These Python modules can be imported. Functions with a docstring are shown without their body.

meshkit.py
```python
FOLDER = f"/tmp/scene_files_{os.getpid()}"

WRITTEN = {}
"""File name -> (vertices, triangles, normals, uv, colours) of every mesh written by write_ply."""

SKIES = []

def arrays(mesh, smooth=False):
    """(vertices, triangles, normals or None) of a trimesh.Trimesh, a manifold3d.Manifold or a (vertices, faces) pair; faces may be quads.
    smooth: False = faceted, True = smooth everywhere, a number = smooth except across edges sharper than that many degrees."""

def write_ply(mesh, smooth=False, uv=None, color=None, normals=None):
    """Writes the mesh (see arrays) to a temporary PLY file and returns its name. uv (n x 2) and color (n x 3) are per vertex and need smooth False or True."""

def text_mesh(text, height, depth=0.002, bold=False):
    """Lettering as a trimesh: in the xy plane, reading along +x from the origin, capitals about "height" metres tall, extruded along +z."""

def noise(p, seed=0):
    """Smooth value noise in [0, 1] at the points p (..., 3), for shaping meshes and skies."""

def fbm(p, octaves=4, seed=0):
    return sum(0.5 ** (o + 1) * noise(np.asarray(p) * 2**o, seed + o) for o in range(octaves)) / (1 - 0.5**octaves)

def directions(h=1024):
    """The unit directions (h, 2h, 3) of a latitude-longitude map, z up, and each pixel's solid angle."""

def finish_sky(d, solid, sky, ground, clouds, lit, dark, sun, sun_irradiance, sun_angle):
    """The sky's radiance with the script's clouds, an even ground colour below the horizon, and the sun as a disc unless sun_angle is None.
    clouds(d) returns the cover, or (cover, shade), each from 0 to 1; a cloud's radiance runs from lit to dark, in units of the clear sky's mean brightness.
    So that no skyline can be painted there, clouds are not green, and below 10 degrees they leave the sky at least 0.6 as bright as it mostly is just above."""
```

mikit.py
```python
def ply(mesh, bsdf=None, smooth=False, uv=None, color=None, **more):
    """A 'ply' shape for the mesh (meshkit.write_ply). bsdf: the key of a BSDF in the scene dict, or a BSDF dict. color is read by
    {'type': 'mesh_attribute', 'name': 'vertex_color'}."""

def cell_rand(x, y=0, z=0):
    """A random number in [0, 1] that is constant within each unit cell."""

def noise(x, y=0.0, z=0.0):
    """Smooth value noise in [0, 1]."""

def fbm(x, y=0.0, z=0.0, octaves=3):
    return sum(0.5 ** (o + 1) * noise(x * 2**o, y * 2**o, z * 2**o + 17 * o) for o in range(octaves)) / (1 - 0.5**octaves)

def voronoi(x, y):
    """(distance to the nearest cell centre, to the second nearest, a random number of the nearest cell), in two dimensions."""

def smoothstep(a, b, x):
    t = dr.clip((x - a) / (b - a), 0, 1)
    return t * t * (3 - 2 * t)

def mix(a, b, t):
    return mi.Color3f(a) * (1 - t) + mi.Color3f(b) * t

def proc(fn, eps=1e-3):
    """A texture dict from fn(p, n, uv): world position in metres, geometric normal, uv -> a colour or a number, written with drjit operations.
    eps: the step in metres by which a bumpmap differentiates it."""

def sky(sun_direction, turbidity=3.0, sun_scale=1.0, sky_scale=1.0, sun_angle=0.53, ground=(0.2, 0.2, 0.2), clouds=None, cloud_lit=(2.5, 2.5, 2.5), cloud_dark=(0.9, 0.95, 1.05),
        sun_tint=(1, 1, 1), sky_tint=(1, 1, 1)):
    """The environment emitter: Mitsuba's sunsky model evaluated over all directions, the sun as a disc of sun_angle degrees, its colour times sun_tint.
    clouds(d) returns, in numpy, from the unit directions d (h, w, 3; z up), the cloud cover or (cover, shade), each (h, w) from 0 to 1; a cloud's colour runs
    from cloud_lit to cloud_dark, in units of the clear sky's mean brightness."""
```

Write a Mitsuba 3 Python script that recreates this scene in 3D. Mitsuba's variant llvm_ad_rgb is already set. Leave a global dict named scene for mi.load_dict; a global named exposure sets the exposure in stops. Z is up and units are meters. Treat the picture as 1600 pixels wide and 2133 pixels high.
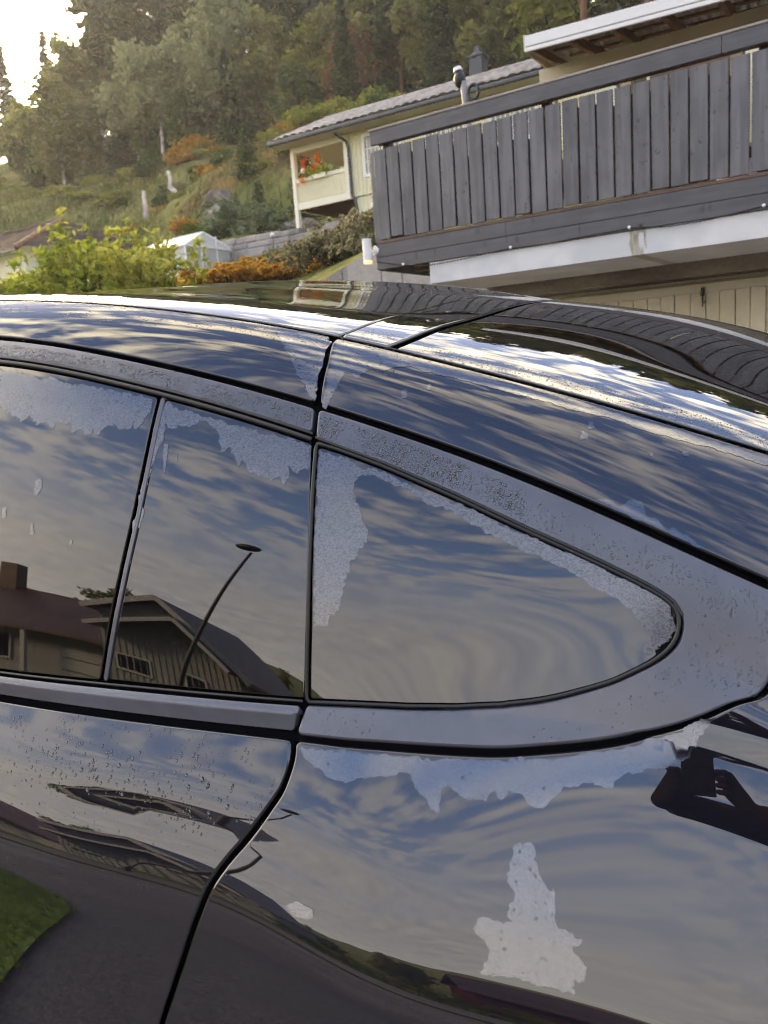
import math, random
import numpy as np, trimesh, shapely
import drjit as dr
import mitsuba as mi
import mikit, meshkit
from mikit import proc, noise, fbm, smoothstep, mix
from scipy.interpolate import RectBivariateSpline, RBFInterpolator, PchipInterpolator
from scipy.spatial import Delaunay
from shapely.geometry import Polygon, LineString, Point
T4 = mi.ScalarTransform4f
rng = np.random.default_rng(7); random.seed(7)
scene, labels = {'type': 'scene'}, {}

# ------------------------------------------------------------------ camera, sky, exposure
CAM = np.array([.896, -1.629, 1.403])
FWD = np.array([-.5610, .8090, -.1751]); FWD /= np.linalg.norm(FWD)
UPV = np.array([-.0410, .1840, .9823])
scene['camera'] = {'type': 'thinlens', 'fov': 65.3, 'fov_axis': 'y', 'aperture_radius': .0016, 'focus_distance': 1.35,
    'near_clip': .01, 'far_clip': 3000.,
    'to_world': T4().look_at(origin=CAM.tolist(), target=(CAM + FWD).tolist(), up=UPV.tolist())}
SUN = np.array([-.80, .50, .37]); SUN /= np.linalg.norm(SUN)
exposure = 4.1
def clouds(d):
    z = np.maximum(d[..., 2], .02) + .09
    p = np.stack([d[..., 0] / z, d[..., 1] / z, np.zeros_like(z)], -1)
    # broken bands of stratocumulus, drawn out along the valley
    q = np.stack([p[..., 0] * 1.2 + p[..., 1] * .3, p[..., 1] * 1.6 - p[..., 0] * .4, p[..., 2]], -1)
    w = meshkit.fbm(p * 2.4 + 3.1, 3, 5) - .5
    f = meshkit.fbm(q * 6.5 + w[..., None] * 3.2, 6, 11)
    g = meshkit.fbm(p * 15 + 9.7, 5, 23)
    v = f * .6 + g * .4
    el = np.clip((d[..., 2] - .28) / .30, 0, 1)
    cover = np.clip((v - (.34 + .12 * el)) / .16, 0, 1) * (.60 + .39 * np.clip((d @ SUN - .30) / .25, 0, 1))
    low = np.clip((.42 - d[..., 2]) / .24, 0, 1)
    cover = np.maximum(cover, low * .985)
    ang = np.clip((d @ SUN + .15) / .8, 0, 1)
    shade = np.clip(.92 - ang ** 2.2 * 1.0 + (.5 - v) * (1.0 - .55 * low) - .16 * np.clip(1 - d[..., 2] / .12, 0, 1), 0, 1)
    return cover, shade
scene['sky'] = mikit.sky(SUN.tolist(), turbidity=3.5, sun_scale=.40, sun_angle=14, sky_scale=1.0, clouds=clouds,
    cloud_lit=(4.9, 4.2, 2.95), cloud_dark=(1.36, 1.30, 1.34), sun_tint=(1, .93, .78), ground=(.12, .12, .10), sky_tint=(1.12, 1.03, 1.22))

# ------------------------------------------------------------------ helpers
def bs(name, d): scene[name] = d; return name
def rgb(*c): return {'type': 'rgb', 'value': list(c)}
def add(key, mesh, bsdf, smooth=False, **k):
    base, i = key, 0
    while key in scene: i += 1; key = '%s_%03d' % (base, i)
    scene[key] = mikit.ply(mesh, bsdf, smooth=smooth, **k); return key
def numbered(name):
    key, i = name, 0
    while key in labels or key in scene: i += 1; key = '%s_%03d' % (name, i)
    return key
def thing(name, label, cat, group=None, kind=None):
    key = numbered(name); labels[key] = {'label': label, 'category': cat}
    if group: labels[key]['group'] = group
    if kind: labels[key]['kind'] = kind
    return key
def struct(name, mesh, bsdf, smooth=False, label=None, cat=None):
    k = add(name, mesh, bsdf, smooth); labels[k] = {'label': label or name.replace('_', ' '), 'category': cat or name.replace('_', ' '), 'kind': 'structure'}; return k
def cat(ms): return trimesh.util.concatenate(ms)
def bar(a, b, w, h, up=(0, 0, 1), bev=.0):
    """a box from a to b, w wide, h high about its axis; the 8 edges along it chamfered by bev"""
    a, b = np.array(a, float), np.array(b, float); d = b - a; L = np.linalg.norm(d); d /= L
    if abs(d @ np.array(up, float)) > .999: up = (1, 0, 0)
    s = np.cross(d, up); s /= np.linalg.norm(s); u = np.cross(s, d)
    if bev:
        e = min(bev, .45 * w, .45 * h)
        pr = [(-w/2+e, -h/2), (w/2-e, -h/2), (w/2, -h/2+e), (w/2, h/2-e), (w/2-e, h/2), (-w/2+e, h/2), (-w/2, h/2-e), (-w/2, -h/2+e)]
    else: pr = [(-w/2, -h/2), (w/2, -h/2), (w/2, h/2), (-w/2, h/2)]
    n = len(pr); v = [o + s * x + u * y for o in (a, b) for x, y in pr]
    f = []
    for i in range(n): j = (i + 1) % n; f += [(i, i + n, j + n), (i, j + n, j)]
    for i in range(1, n - 1): f += [(0, i, i + 1), (n, n + i + 1, n + i)]
    m = trimesh.Trimesh(np.array(v), np.array(f), process=False)
    if m.volume < 0: m.invert()
    return m
def box(x0, x1, y0, y1, z0, z1, bev=0.): return bar((x0, (y0+y1)/2, (z0+z1)/2), (x1, (y0+y1)/2, (z0+z1)/2), abs(y1-y0), abs(z1-z0), bev=bev)
def tube(pts, r, n=8, cap=True):
    p = np.asarray(pts, float); r = np.broadcast_to(r, (len(p),)); t = np.gradient(p, axis=0); t /= np.linalg.norm(t, axis=1, keepdims=True) + 1e-12
    a = np.cross(t, [.13, .31, .94]); a /= np.linalg.norm(a, axis=1, keepdims=True); b = np.cross(t, a); g = np.arange(n) * 2 * np.pi / n
    v = (p[:, None] + r[:, None, None] * (np.cos(g)[None, :, None] * a[:, None] + np.sin(g)[None, :, None] * b[:, None])).reshape(-1, 3)
    i, j = np.meshgrid(np.arange(len(p) - 1), np.arange(n), indexing='ij'); i, j = i.ravel(), j.ravel(); k = (j + 1) % n
    f = np.vstack([np.c_[i*n+j, i*n+k, (i+1)*n+k], np.c_[i*n+j, (i+1)*n+k, (i+1)*n+j]])
    if cap:
        e = len(v); v = np.vstack([v, p[0], p[-1]]); q = np.arange(n); k = (q + 1) % n; o = (len(p) - 1) * n
        f = np.vstack([f, np.c_[k, q, np.full(n, e)], np.c_[o+q, o+k, np.full(n, e+1)]])
    return trimesh.Trimesh(v, f, process=False)
def cyl(a, b, r, r2=None, n=20): return tube([a, a + (np.array(b)-a)*.5, b] if False else [np.array(a, float), (np.array(a, float)+b)/2, np.array(b, float)], [r, (r+(r2 or r))/2, r2 or r], n)
def prism(poly, axis, c0, c1):
    """polygon [(u,v)] extruded along axis 0, 1 or 2 from c0 to c1; u, v are the other two axes in order"""
    m = trimesh.creation.extrude_polygon(Polygon(poly), c1 - c0, engine='earcut'); v = m.vertices.copy(); o = [i for i in range(3) if i != axis]
    w = np.zeros_like(v); w[:, o[0]] = v[:, 0]; w[:, o[1]] = v[:, 1]; w[:, axis] = v[:, 2] + c0
    m = trimesh.Trimesh(w, m.faces, process=False)
    if m.volume < 0: m.invert()
    return m
def quadsheet(p00, p10, p11, p01, nu=2, nv=2):
    u, v = np.meshgrid(np.linspace(0, 1, nu), np.linspace(0, 1, nv), indexing='ij'); u, v = u[..., None], v[..., None]
    P = (np.array(p00)*(1-u)*(1-v) + np.array(p10)*u*(1-v) + np.array(p11)*u*v + np.array(p01)*(1-u)*v); return grid(P)
def grid(P):
    a, b = P.shape[:2]; i, j = np.meshgrid(np.arange(a-1), np.arange(b-1), indexing='ij'); q = (i*b+j).ravel()
    return trimesh.Trimesh(P.reshape(-1, 3), np.vstack([np.c_[q, q+b, q+b+1], np.c_[q, q+b+1, q+1]]), process=False)
def nz(p, s, k=0): return meshkit.fbm(np.asarray(p) * s, 3, k) - .5

# ------------------------------------------------------------------ materials
def C(v): return mi.Color3f(*v)
def tint(c1, c2, s, sz=None, oct=3, lo=.3, hi=.7, fine=0.):
    """two colours mixed by patches about 1/s metres across"""
    sz = sz or s
    def fn(p, n, uv):
        k = smoothstep(lo, hi, fbm(p.x * s, p.y * s, p.z * sz, oct))
        c = mix(C(c1), C(c2), k)
        if fine: c = c * (1 - fine + 2 * fine * noise(p.x * s * 23, p.y * s * 23, p.z * sz * 23))
        return c
    return proc(fn)
def diffuse(name, tex): return bs(name, {'type': 'twosided', 'bsdf': {'type': 'diffuse', 'reflectance': tex}})
def rough(name, tex, a=.3, ior=1.5): return bs(name, {'type': 'twosided', 'bsdf': {'type': 'roughplastic', 'diffuse_reflectance': tex, 'alpha': a, 'int_ior': ior, 'nonlinear': False}})
def bump(name, inner, fn, scale, eps=1e-3): return bs(name, {'type': 'twosided', 'bsdf': {'type': 'bumpmap', 'arbitrary': proc(fn, eps), 'scale': scale, 'bsdf': inner}})
# ------------------------------------------------------------------ the car's skin: a smooth lofted surface S(x, t)
# car frame: x rearward from the rear door shut line, y away from the photographer, z up; t runs from the roof centre down the side (t < 0: far side)
KX=np.array([-3.6,-2.6,-1.9,-1.3,-.85,-.5,-.25,0,.2,.4,.57,.8,1.05])
ROWS=[
 ('cen', [0]*13, [0.93,1.33,1.545,1.606,1.612,1.598,1.575,1.546,1.510,1.457,1.401,1.323,1.218]),
 ('mid',[0.3,0.32,0.33,0.335,0.335,0.33,0.33,0.33,0.33,0.325,0.32,0.31,0.3], [0.925,1.325,1.535,1.598,1.606,1.593,1.570,1.537,1.498,1.444,1.389,1.312,1.208]),
 ('edge',[.60,.555,.545,.545,.55,.555,.562,.567,.565,.560,.555,.545,.53],[.90,1.29,1.515,1.596,1.606,1.588,1.559,1.514,1.464,1.409,1.355,1.280,1.175]),
 ('rail',[.66,.605,.59,.59,.595,.602,.612,.622,.628,.632,.635,.635,.62],  [.885,1.262,1.490,1.574,1.583,1.565,1.532,1.486,1.434,1.376,1.320,1.243,1.135]),
 ('gap', [.71,.665,.635,.632,.637,.645,.652,.660,.672,.692,.715,.735,.735],[.86,1.215,1.455,1.537,1.548,1.528,1.486,1.430,1.373,1.309,1.246,1.165,1.06]),
 ('seal',[.74,.705,.672,.666,.669,.676,.682,.690,.703,.718,.738,.757,.760],[.84,1.170,1.410,1.497,1.512,1.494,1.450,1.388,1.325,1.258,1.195,1.118,1.02]),
 ('glas',[.80,.787,.767,.766,.767,.768,.770,.770,.764,.753,.765,.785,.795], [.81,1.055,1.24,1.29,1.305,1.305,1.275,1.235,1.205,1.180,1.140,1.072,.98]),
 ('belt',[.83,.840,.845,.850,.851,.848,.841,.830,.812,.793,.797,.81,.825], [.78,.965,1.025,1.04,1.043,1.044,1.058,1.072,1.085,1.095,1.085,1.022,.932]),
 ('trim',[.85,.860,.868,.874,.875,.872,.865,.854,.842,.826,.832,.844,.855], [.76,.935,.99,1.008,1.009,1.011,1.018,1.031,1.043,1.045,1.032,.974,.885]),
 ('shol',[0.882,0.89,0.9059,0.9149,0.9156,0.912,0.9088,0.9023,0.9147,0.893,0.894,0.9054,0.9139], [0.72,0.885,0.9373,0.9512,0.9526,0.9554,0.9571,0.9639,0.942,0.937,0.932,0.875,0.79]),
 ('cres',[0.905,0.918,0.9322,0.9446,0.945,0.9407,0.942,0.9405,0.9574,0.9357,0.9367,0.9481,0.9566], [0.66,0.8,0.892,0.9,0.902,0.906,0.9,0.898,0.872,0.867,0.862,0.805,0.72]),
 ('maxw',[0.93,0.945,0.9595,0.9719,0.9723,0.968,0.9693,0.9678,0.9886,0.9669,0.9679,0.9793,0.9878], [0.62,0.74,0.827,0.835,0.837,0.841,0.835,0.833,0.807,0.802,0.797,0.74,0.655]),
 ('door',[0.94,0.955,0.9696,0.982,0.9824,0.9781,0.9794,0.978,0.9987,0.977,0.978,0.9894,0.9979], [0.58,0.66,0.692,0.7,0.702,0.706,0.7,0.698,0.672,0.667,0.662,0.605,0.52]),
 ('scop',[0.909,0.919,0.9476,0.96,0.9604,0.9561,0.9574,0.956,0.9767,0.955,0.956,0.9674,0.9759], [0.48,0.52,0.52,0.52,0.52,0.52,0.52,0.52,0.52,0.52,0.52,0.5,0.47]),
 ('sill',[0.880,0.880,0.880,0.880,0.880,0.880,0.890,0.900,0.910,0.910,0.910,0.900,0.870],[.28,.26,.26,.26,.26,.26,.27,.28,.29,.29,.30,.34,.38]),
]
Yr=np.array([r[1] for r in ROWS]).T; Zr=np.array([r[2] for r in ROWS]).T
KT=np.array([0.0000,0.3223,0.5583,0.6256,0.7043,0.7558,0.8965,1.0495,1.0966,1.1808,1.2517,1.3196,1.4435,1.5930,1.8252])
KB=[r[0] for r in ROWS].index('belt')
def _fair(A, axis, k):
    """even out hand-set stations: repeated [1 2 1]/4 along one axis, ends held"""
    A = np.moveaxis(A, axis, 0).copy()
    for _ in range(k): A[1:-1] = .25*A[:-2] + .5*A[1:-1] + .25*A[2:]
    return np.moveaxis(A, 0, axis)
def _q(A, k):
    r = slice(0, KB + 1) if k == 0 else slice(KB, None); kt, B = KT[r], A[:, r]
    if k == 0: kt, B = np.r_[-kt[3:0:-1], kt], np.hstack([(-1 if A is Yr else 1) * B[:, 3:0:-1], B])   # the roof runs on over its centre line
    sp = RectBivariateSpline(KX, kt, B, kx=3, ky=3, s=0)
    gx, gt = np.linspace(-3.6, 1.05, 187), np.linspace(kt[0], kt[-1], 176 if k == 0 else 77)
    m = sp(gx, gt); w = np.clip((gx + 1.1) / .3, 0, 1)[:, None]
    m = m * (1 - w) + w * _fair(_fair(m, 0, 22), 1, 22 if k == 0 else 7)
    return RectBivariateSpline(gx, gt, m, kx=3, ky=3, s=0)
_U=[_q(Yr,0),_q(Zr,0)];_D=[_q(Yr,1),_q(Zr,1)]
class _P:
    def __init__(s,k): s.k=k
    def ev(s,x,a):
        x,a=np.broadcast_arrays(np.asarray(x,float),np.asarray(a,float))
        return np.where(a<KT[KB],_U[s.k].ev(x,np.minimum(a,KT[KB])),_D[s.k].ev(x,np.maximum(a,KT[KB])))
SY,SZ=_P(0),_P(1)
TW=.045
def tw(x):
    u=np.clip(x/.57,0,1); return TW*u*u*(3-2*u)
def dent(x,t):   # the shoulder of the door: a soft step that dies out towards both ends
    u=(x+.10)/.30; wx=np.exp(-np.abs(u)**3.2); tc=1.208-.02*x
    return wx*(-.0029*.5*(1+np.tanh((t-tc)/.015))+.0046*np.clip((t-tc-.018)/.06,0,1)**1.0*(t>tc))
def S(x,t):   # t>0 near side, t<0 far side
    s=np.sign(t)+(t==0); a=np.abs(t)
    y=-s*(SY.ev(x,a)+dent(x,a)); z=SZ.ev(x,a)
    return np.stack([x,y,z+tw(x)*(y+.56)/1.12],-1)
def N(x,t,h=1e-4):
    a=S(x+h,t)-S(x-h,t); b=S(x,t+h)-S(x,t-h); n=np.cross(b,a); return n/np.linalg.norm(n,axis=-1,keepdims=True)

CARM = np.array([[.985, -.163, .061], [.168, .982, -.083], [-.047, .092, .995]])
CARM, _r = np.linalg.qr(CARM); CARM = CARM * np.sign(np.diag(_r))
CAR_W = T4(np.vstack([np.c_[CARM, np.zeros(3)], [0, 0, 0, 1]]).tolist())
def cw(p): return np.asarray(p) @ CARM.T
paint = bs('car_paint', {'type': 'plastic', 'diffuse_reflectance': rgb(.008, .0078, .011), 'int_ior': 1.85, 'nonlinear': False})
black = bs('soft_black', {'type': 'twosided', 'bsdf': {'type': 'diffuse', 'reflectance': rgb(.006, .006, .007)}})
glass = bs('dark_glass', {'type': 'plastic', 'diffuse_reflectance': rgb(.0025, .0025, .0028), 'int_ior': 1.85, 'nonlinear': False})
roofglass = bs('roof_glass', {'type': 'plastic', 'diffuse_reflectance': rgb(.002, .002, .002), 'int_ior': 2.5, 'nonlinear': False})
satin = bs('satin_trim', {'type': 'roughplastic', 'diffuse_reflectance': proc(lambda p, n, uv: mix(C((.056, .059, .072)), C((.076, .079, .096)), smoothstep(.35, .65, fbm(p.x * 9, p.y * 9, p.z * 9, 4)))), 'alpha': .10, 'int_ior': 1.75, 'nonlinear': False})
rubber = bs('rubber', {'type': 'roughplastic', 'diffuse_reflectance': rgb(.008, .008, .008), 'alpha': .22, 'int_ior': 1.5})
def dewtex(lo, hi, s):
    def fn(p, n, uv):
        k = noise(p.x * s, p.y * s, p.z * s) * .6 + noise(p.x * s * 2.3, p.y * s * 2.3, p.z * s * 2.3) * .4
        return mix(C(lo), C(hi), smoothstep(.36, .6, k))
    return proc(fn)
dewp = bs('dew_on_paint', {'type': 'twosided', 'bsdf': {'type': 'roughplastic', 'diffuse_reflectance': dewtex((.008, .009, .014), (.013, .014, .022), 420.), 'alpha': .011, 'int_ior': 2.3, 'nonlinear': False}})
dewg = bs('dew_on_glass', {'type': 'twosided', 'bsdf': {'type': 'roughplastic', 'diffuse_reflectance': dewtex((.016, .017, .020), (.085, .088, .097), 620.), 'alpha': .04, 'int_ior': 2.0, 'nonlinear': False}})

def polyring(g, step):
    """outline of a polygon resampled every step, one ring"""
    L = g.length; n = max(int(L / step), 8); return np.array([g.interpolate(i / n, normalized=True).coords[0] for i in range(n)])
def panel(key, poly, bsdf, gap=.007, res=.014, R=.0035, skirt=.012, off=0., corner=None, step=.0045):
    """one body panel: the part of the skin inside poly (in x, t), its edges rolled over by R, folded in by skirt, lifted by off(x, t)"""
    poly = Polygon(poly) if not hasattr(poly, 'geom_type') else poly
    corner = corner or R * 1.25 + .0015
    p = poly.buffer(0).buffer(-gap / 2 - corner).buffer(corner, 24).buffer(corner, 24).buffer(-corner, 24)
    if p.geom_type != 'Polygon': p = max(p.geoms, key=lambda g: g.area)
    fo = off if callable(off) else (lambda x, t: np.full(np.shape(x), float(off)))
    def D(x, t): return S(x, t) + N(x, t) * fo(x, t)[:, None]
    prof = [(0., 1.), (.1, .9), (.3, .7), (.6, .4), (1., 0.)] if R else [(0., 0.)]
    pts, drop, tilt, outw, rims, inner = [], [], [], [], [], []
    o0 = 0
    for ring in [p.exterior] + list(p.interiors):
        c = polyring(ring, step); tg = np.roll(c, -1, 0) - np.roll(c, 1, 0); tg /= np.linalg.norm(tg, axis=1, keepdims=True)
        o = np.c_[tg[:, 1], -tg[:, 0]] * (1 if ring.is_ccw else -1) * (1 if ring is p.exterior or ring.equals(p.exterior) else -1)
        m = len(c); j = np.arange(m); jj = (j + 1) % m
        for k, (r, s_) in enumerate(prof):
            pts.append(c - o * r * R); drop += [R - math.sqrt(max(R*R - (R - r*R)**2, 0))] * m; tilt += [s_] * m; outw.append(o)
            if k: q0, q1 = o0 + (k-1)*m, o0 + k*m; rims += [np.c_[q0+j, q0+jj, q1+jj], np.c_[q0+j, q1+jj, q1+j]]
        inner.append((o0 + (len(prof)-1)*m, m)); o0 += m * len(prof)
    last = [np.vstack(pts)[q:q+m] for q, m in inner]; core = Polygon(last[0], last[1:]).buffer(0); cc = core.buffer(-max(res*.45, step*.5))
    nb = o0
    if not cc.is_empty:
        x0, t0, x1, t1 = cc.bounds; gx, gt = np.meshgrid(np.arange(x0, x1, res), np.arange(t0, t1, res)); gx, gt = gx.ravel(), gt.ravel()
        m = shapely.contains_xy(cc, gx, gt); pts.append(np.c_[gx, gt][m]); drop += [0] * m.sum(); tilt += [0] * m.sum(); outw.append(np.zeros((m.sum(), 2)))
    X = np.vstack(pts); drop = np.array(drop); tilt = np.array(tilt)[:, None]; O = np.vstack(outw)
    idx = np.concatenate([np.arange(q, q + m) for q, m in inner] + [np.arange(nb, len(X))])
    f = Delaunay(X[idx] + rng.normal(0, 1e-7, (len(idx), 2))).simplices; ce = X[idx][f].mean(1); f = idx[f[shapely.contains_xy(core.buffer(1e-5), ce[:, 0], ce[:, 1])]]
    f = np.vstack([f] + rims)
    x, t = X[:, 0], X[:, 1]; h = 2e-4
    a = (D(x + h, t) - D(x - h, t)) / (2*h); b = (D(x, t + h) - D(x, t - h)) / (2*h); n = np.cross(b, a); n /= np.linalg.norm(n, axis=1, keepdims=True)
    P = D(x, t) - n * drop[:, None]
    o = a * O[:, :1] + b * O[:, 1:]; o /= np.linalg.norm(o, axis=1, keepdims=True) + 1e-9
    s_ = np.clip(tilt, 0, .97); n2 = n * np.sqrt(1 - s_*s_) + o * s_
    fl = ((np.cross(P[f[:, 1]] - P[f[:, 0]], P[f[:, 2]] - P[f[:, 0]])) * n[f[:, 0]]).sum(1) < 0; f[fl] = f[fl][:, ::-1]
    V, Fc, Nn = [P], [f], [n2]; o0 = len(P)
    if skirt:
        for (q, m) in inner:
            i = np.arange(q - (len(prof)-1)*m, q - (len(prof)-1)*m + m); top = P[i]; bot = top - n[i] * skirt; k = np.arange(m); kk = (k + 1) % m
            V += [top, bot]; Nn += [o[i], o[i]]; Fc += [np.c_[o0+k, o0+m+kk, o0+kk], np.c_[o0+k, o0+m+k, o0+m+kk]]; o0 += 2 * m
    path = meshkit.write_ply(trimesh.Trimesh(np.vstack(V), np.vstack(Fc), process=False), True, normals=np.vstack(Nn))
    key = numbered_part(key)
    scene[key] = {'type': 'ply', 'filename': path, 'face_normals': False, 'bsdf': {'type': 'ref', 'id': bsdf}, 'to_world': CAR_W}
    return key
def numbered_part(key):
    i, k = 0, key
    while k in scene: i += 1; k = '%s_%03d' % (key, i)
    return k
def cadd(key, mesh, bsdf, smooth=True): return add(key, mesh, bsdf, smooth, to_world=CAR_W)

car = thing('parked_car', 'dark glossy car covered in dew, parked in front of the terrace and filling the foreground', 'car')
def curve(pts, n=80):
    q = np.array(pts, float); s_ = np.r_[0, np.cumsum(np.hypot(*np.diff(q, axis=0).T))]; u = np.linspace(0, s_[-1], n); return list(zip(PchipInterpolator(s_, q[:, 0])(u), PchipInterpolator(s_, q[:, 1])(u)))
SH = [(-0.0115, 0.553), (-0.0124, 0.5683), (-0.0028, 0.6262), (-0.0001, 0.676), (0.0032, 0.7035), (0.0055, 0.7278), (0.0092, 0.7505), (0.0262, 0.852), (0.0366, 0.956), (0.0414, 1.0525), (0.0366, 1.0768), (0.0342, 1.0961), (0.0381, 1.1219), (0.034, 1.1522), (0.0205, 1.181), (-0.0009, 1.2174), (-0.0285, 1.2563), (-0.0431, 1.2807), (-0.0617, 1.3269), (-0.0858, 1.3857), (-0.119, 1.4516), (-0.1567, 1.5177), (-0.2017, 1.6027), (-0.23670000000000002, 1.7027), (-0.28, 1.81)]
_sh = PchipInterpolator([p[1] for p in SH], [p[0] for p in SH]); SHx = lambda t: _sh(np.clip(t, .553, 1.81))
def shl(t0, t1, n=40): return [(float(SHx(t)), float(t)) for t in np.linspace(t0, t1, n)]
_tg = PchipInterpolator([-2.4, -.6, -.3, 0, .24, .573, 1.1], [.697, .6975, .7010, .7022, .7002, .7030, .7040]); _ts = PchipInterpolator([-2.4, -.58, -.28, 0, .12, .3], [.7476, .7476, .7502, .7500, .7495, .757])
TG = lambda x, d=0.: [(float(q), float(_tg(q)) + d) for q in np.atleast_1d(x)]
TS = lambda x, d=0.: [(float(q), float(_ts(q)) + d) for q in np.atleast_1d(x)]
TB, TL, TE = 1.0508, 1.0948, .5535
TGAP = curve([(.0335, 1.0955), (.094, 1.0956), (.150, 1.0938), (.2803, 1.0874), (.3653, 1.0743), (.446, 1.0525), (.490, 1.027), (.5214, .9935), (.5514, .9333), (.5700, .882), (.5786, .841), (.588, .78), (.596, .74), (.602, .7030)], 140)
DIV = curve([(-.2470, .7535), (-.2470, .79), (-.2475, .8191), (-.2530, .8776), (-.2660, .9362), (-.2800, .991), (-.2925, 1.0492)])
_dv = PchipInterpolator([p[1] for p in DIV], [p[0] for p in DIV]); divx = lambda t: float(_dv(t))
XB = -1.06   # shut line between the doors
def L(x0, x1, t, n=14): return [(float(x), t) for x in np.linspace(x0, x1, n)]
xs = lambda a, b, n=40: np.linspace(a, b, n)
fx = lambda t: float(SHx(t))
# roof rail of the near side, roof glass
panel(car + '__roof_rail', L(-2.25, fx(TE), TE, 40) + shl(TE + .001, .7015) + TG(xs(.002, -2.3)), paint, gap=.009)
S1 = [(-.011, .5525), (-.004, .54), (.006, .50), (.013, .40), (.0105, .22), (.010, .1), (.010, 0)]; S1 = curve(S1 + [(x, -t) for x, t in S1[-2::-1]], 100)
S2 = [(.073, .5525), (.082, .530), (.092, .493), (.104, .40), (.114, .28), (.120, .15), (.122, 0)]; S2 = curve(S2 + [(x, -t) for x, t in S2[-2::-1]], 100)
panel(car + '__roof_glass', L(-1.85, -.012, TE - .002, 40) + S1[1:-1] + L(-.012, -1.85, -TE + .002, 40), roofglass, gap=.0045, res=.02, off=-.001, R=.003)
panel(car + '__windscreen', L(-2.55, -1.88, .55) + L(-1.88, -2.55, -.55), glass, gap=.006, res=.06, step=.05)
# tailgate: painted sides, gloss bar, rear glass
gate = car + '__tailgate'
panel(gate, shl(.7015, TE + .001) + L(-.008, .98, TE + .0008, 60) + [(1.03, .62), (1.03, .70)] + TG(xs(.98, .0035), -.0005), paint, gap=.009)
panel(gate + '__cross_bar', S1 + [(x - .003, t) for x, t in S2[::-1]], roofglass, gap=.005, res=.02)
panel(gate + '__rear_glass', [(x + .004, t) for x, t in S2[1:-1]] + L(.09, .95, -TE + .001, 60) + L(.95, .08, TE - .001, 60), roofglass, gap=.004, res=.016, off=-.0015, R=.003)
panel(gate + '__far_side', [(x, -t) for x, t in shl(.7015, TE + .001) + L(0, .98, TE + .001, 30) + [(1.03, .62), (1.03, .70)] + TG(xs(.98, .0035), -.001)], paint, gap=.009, res=.025)
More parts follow.
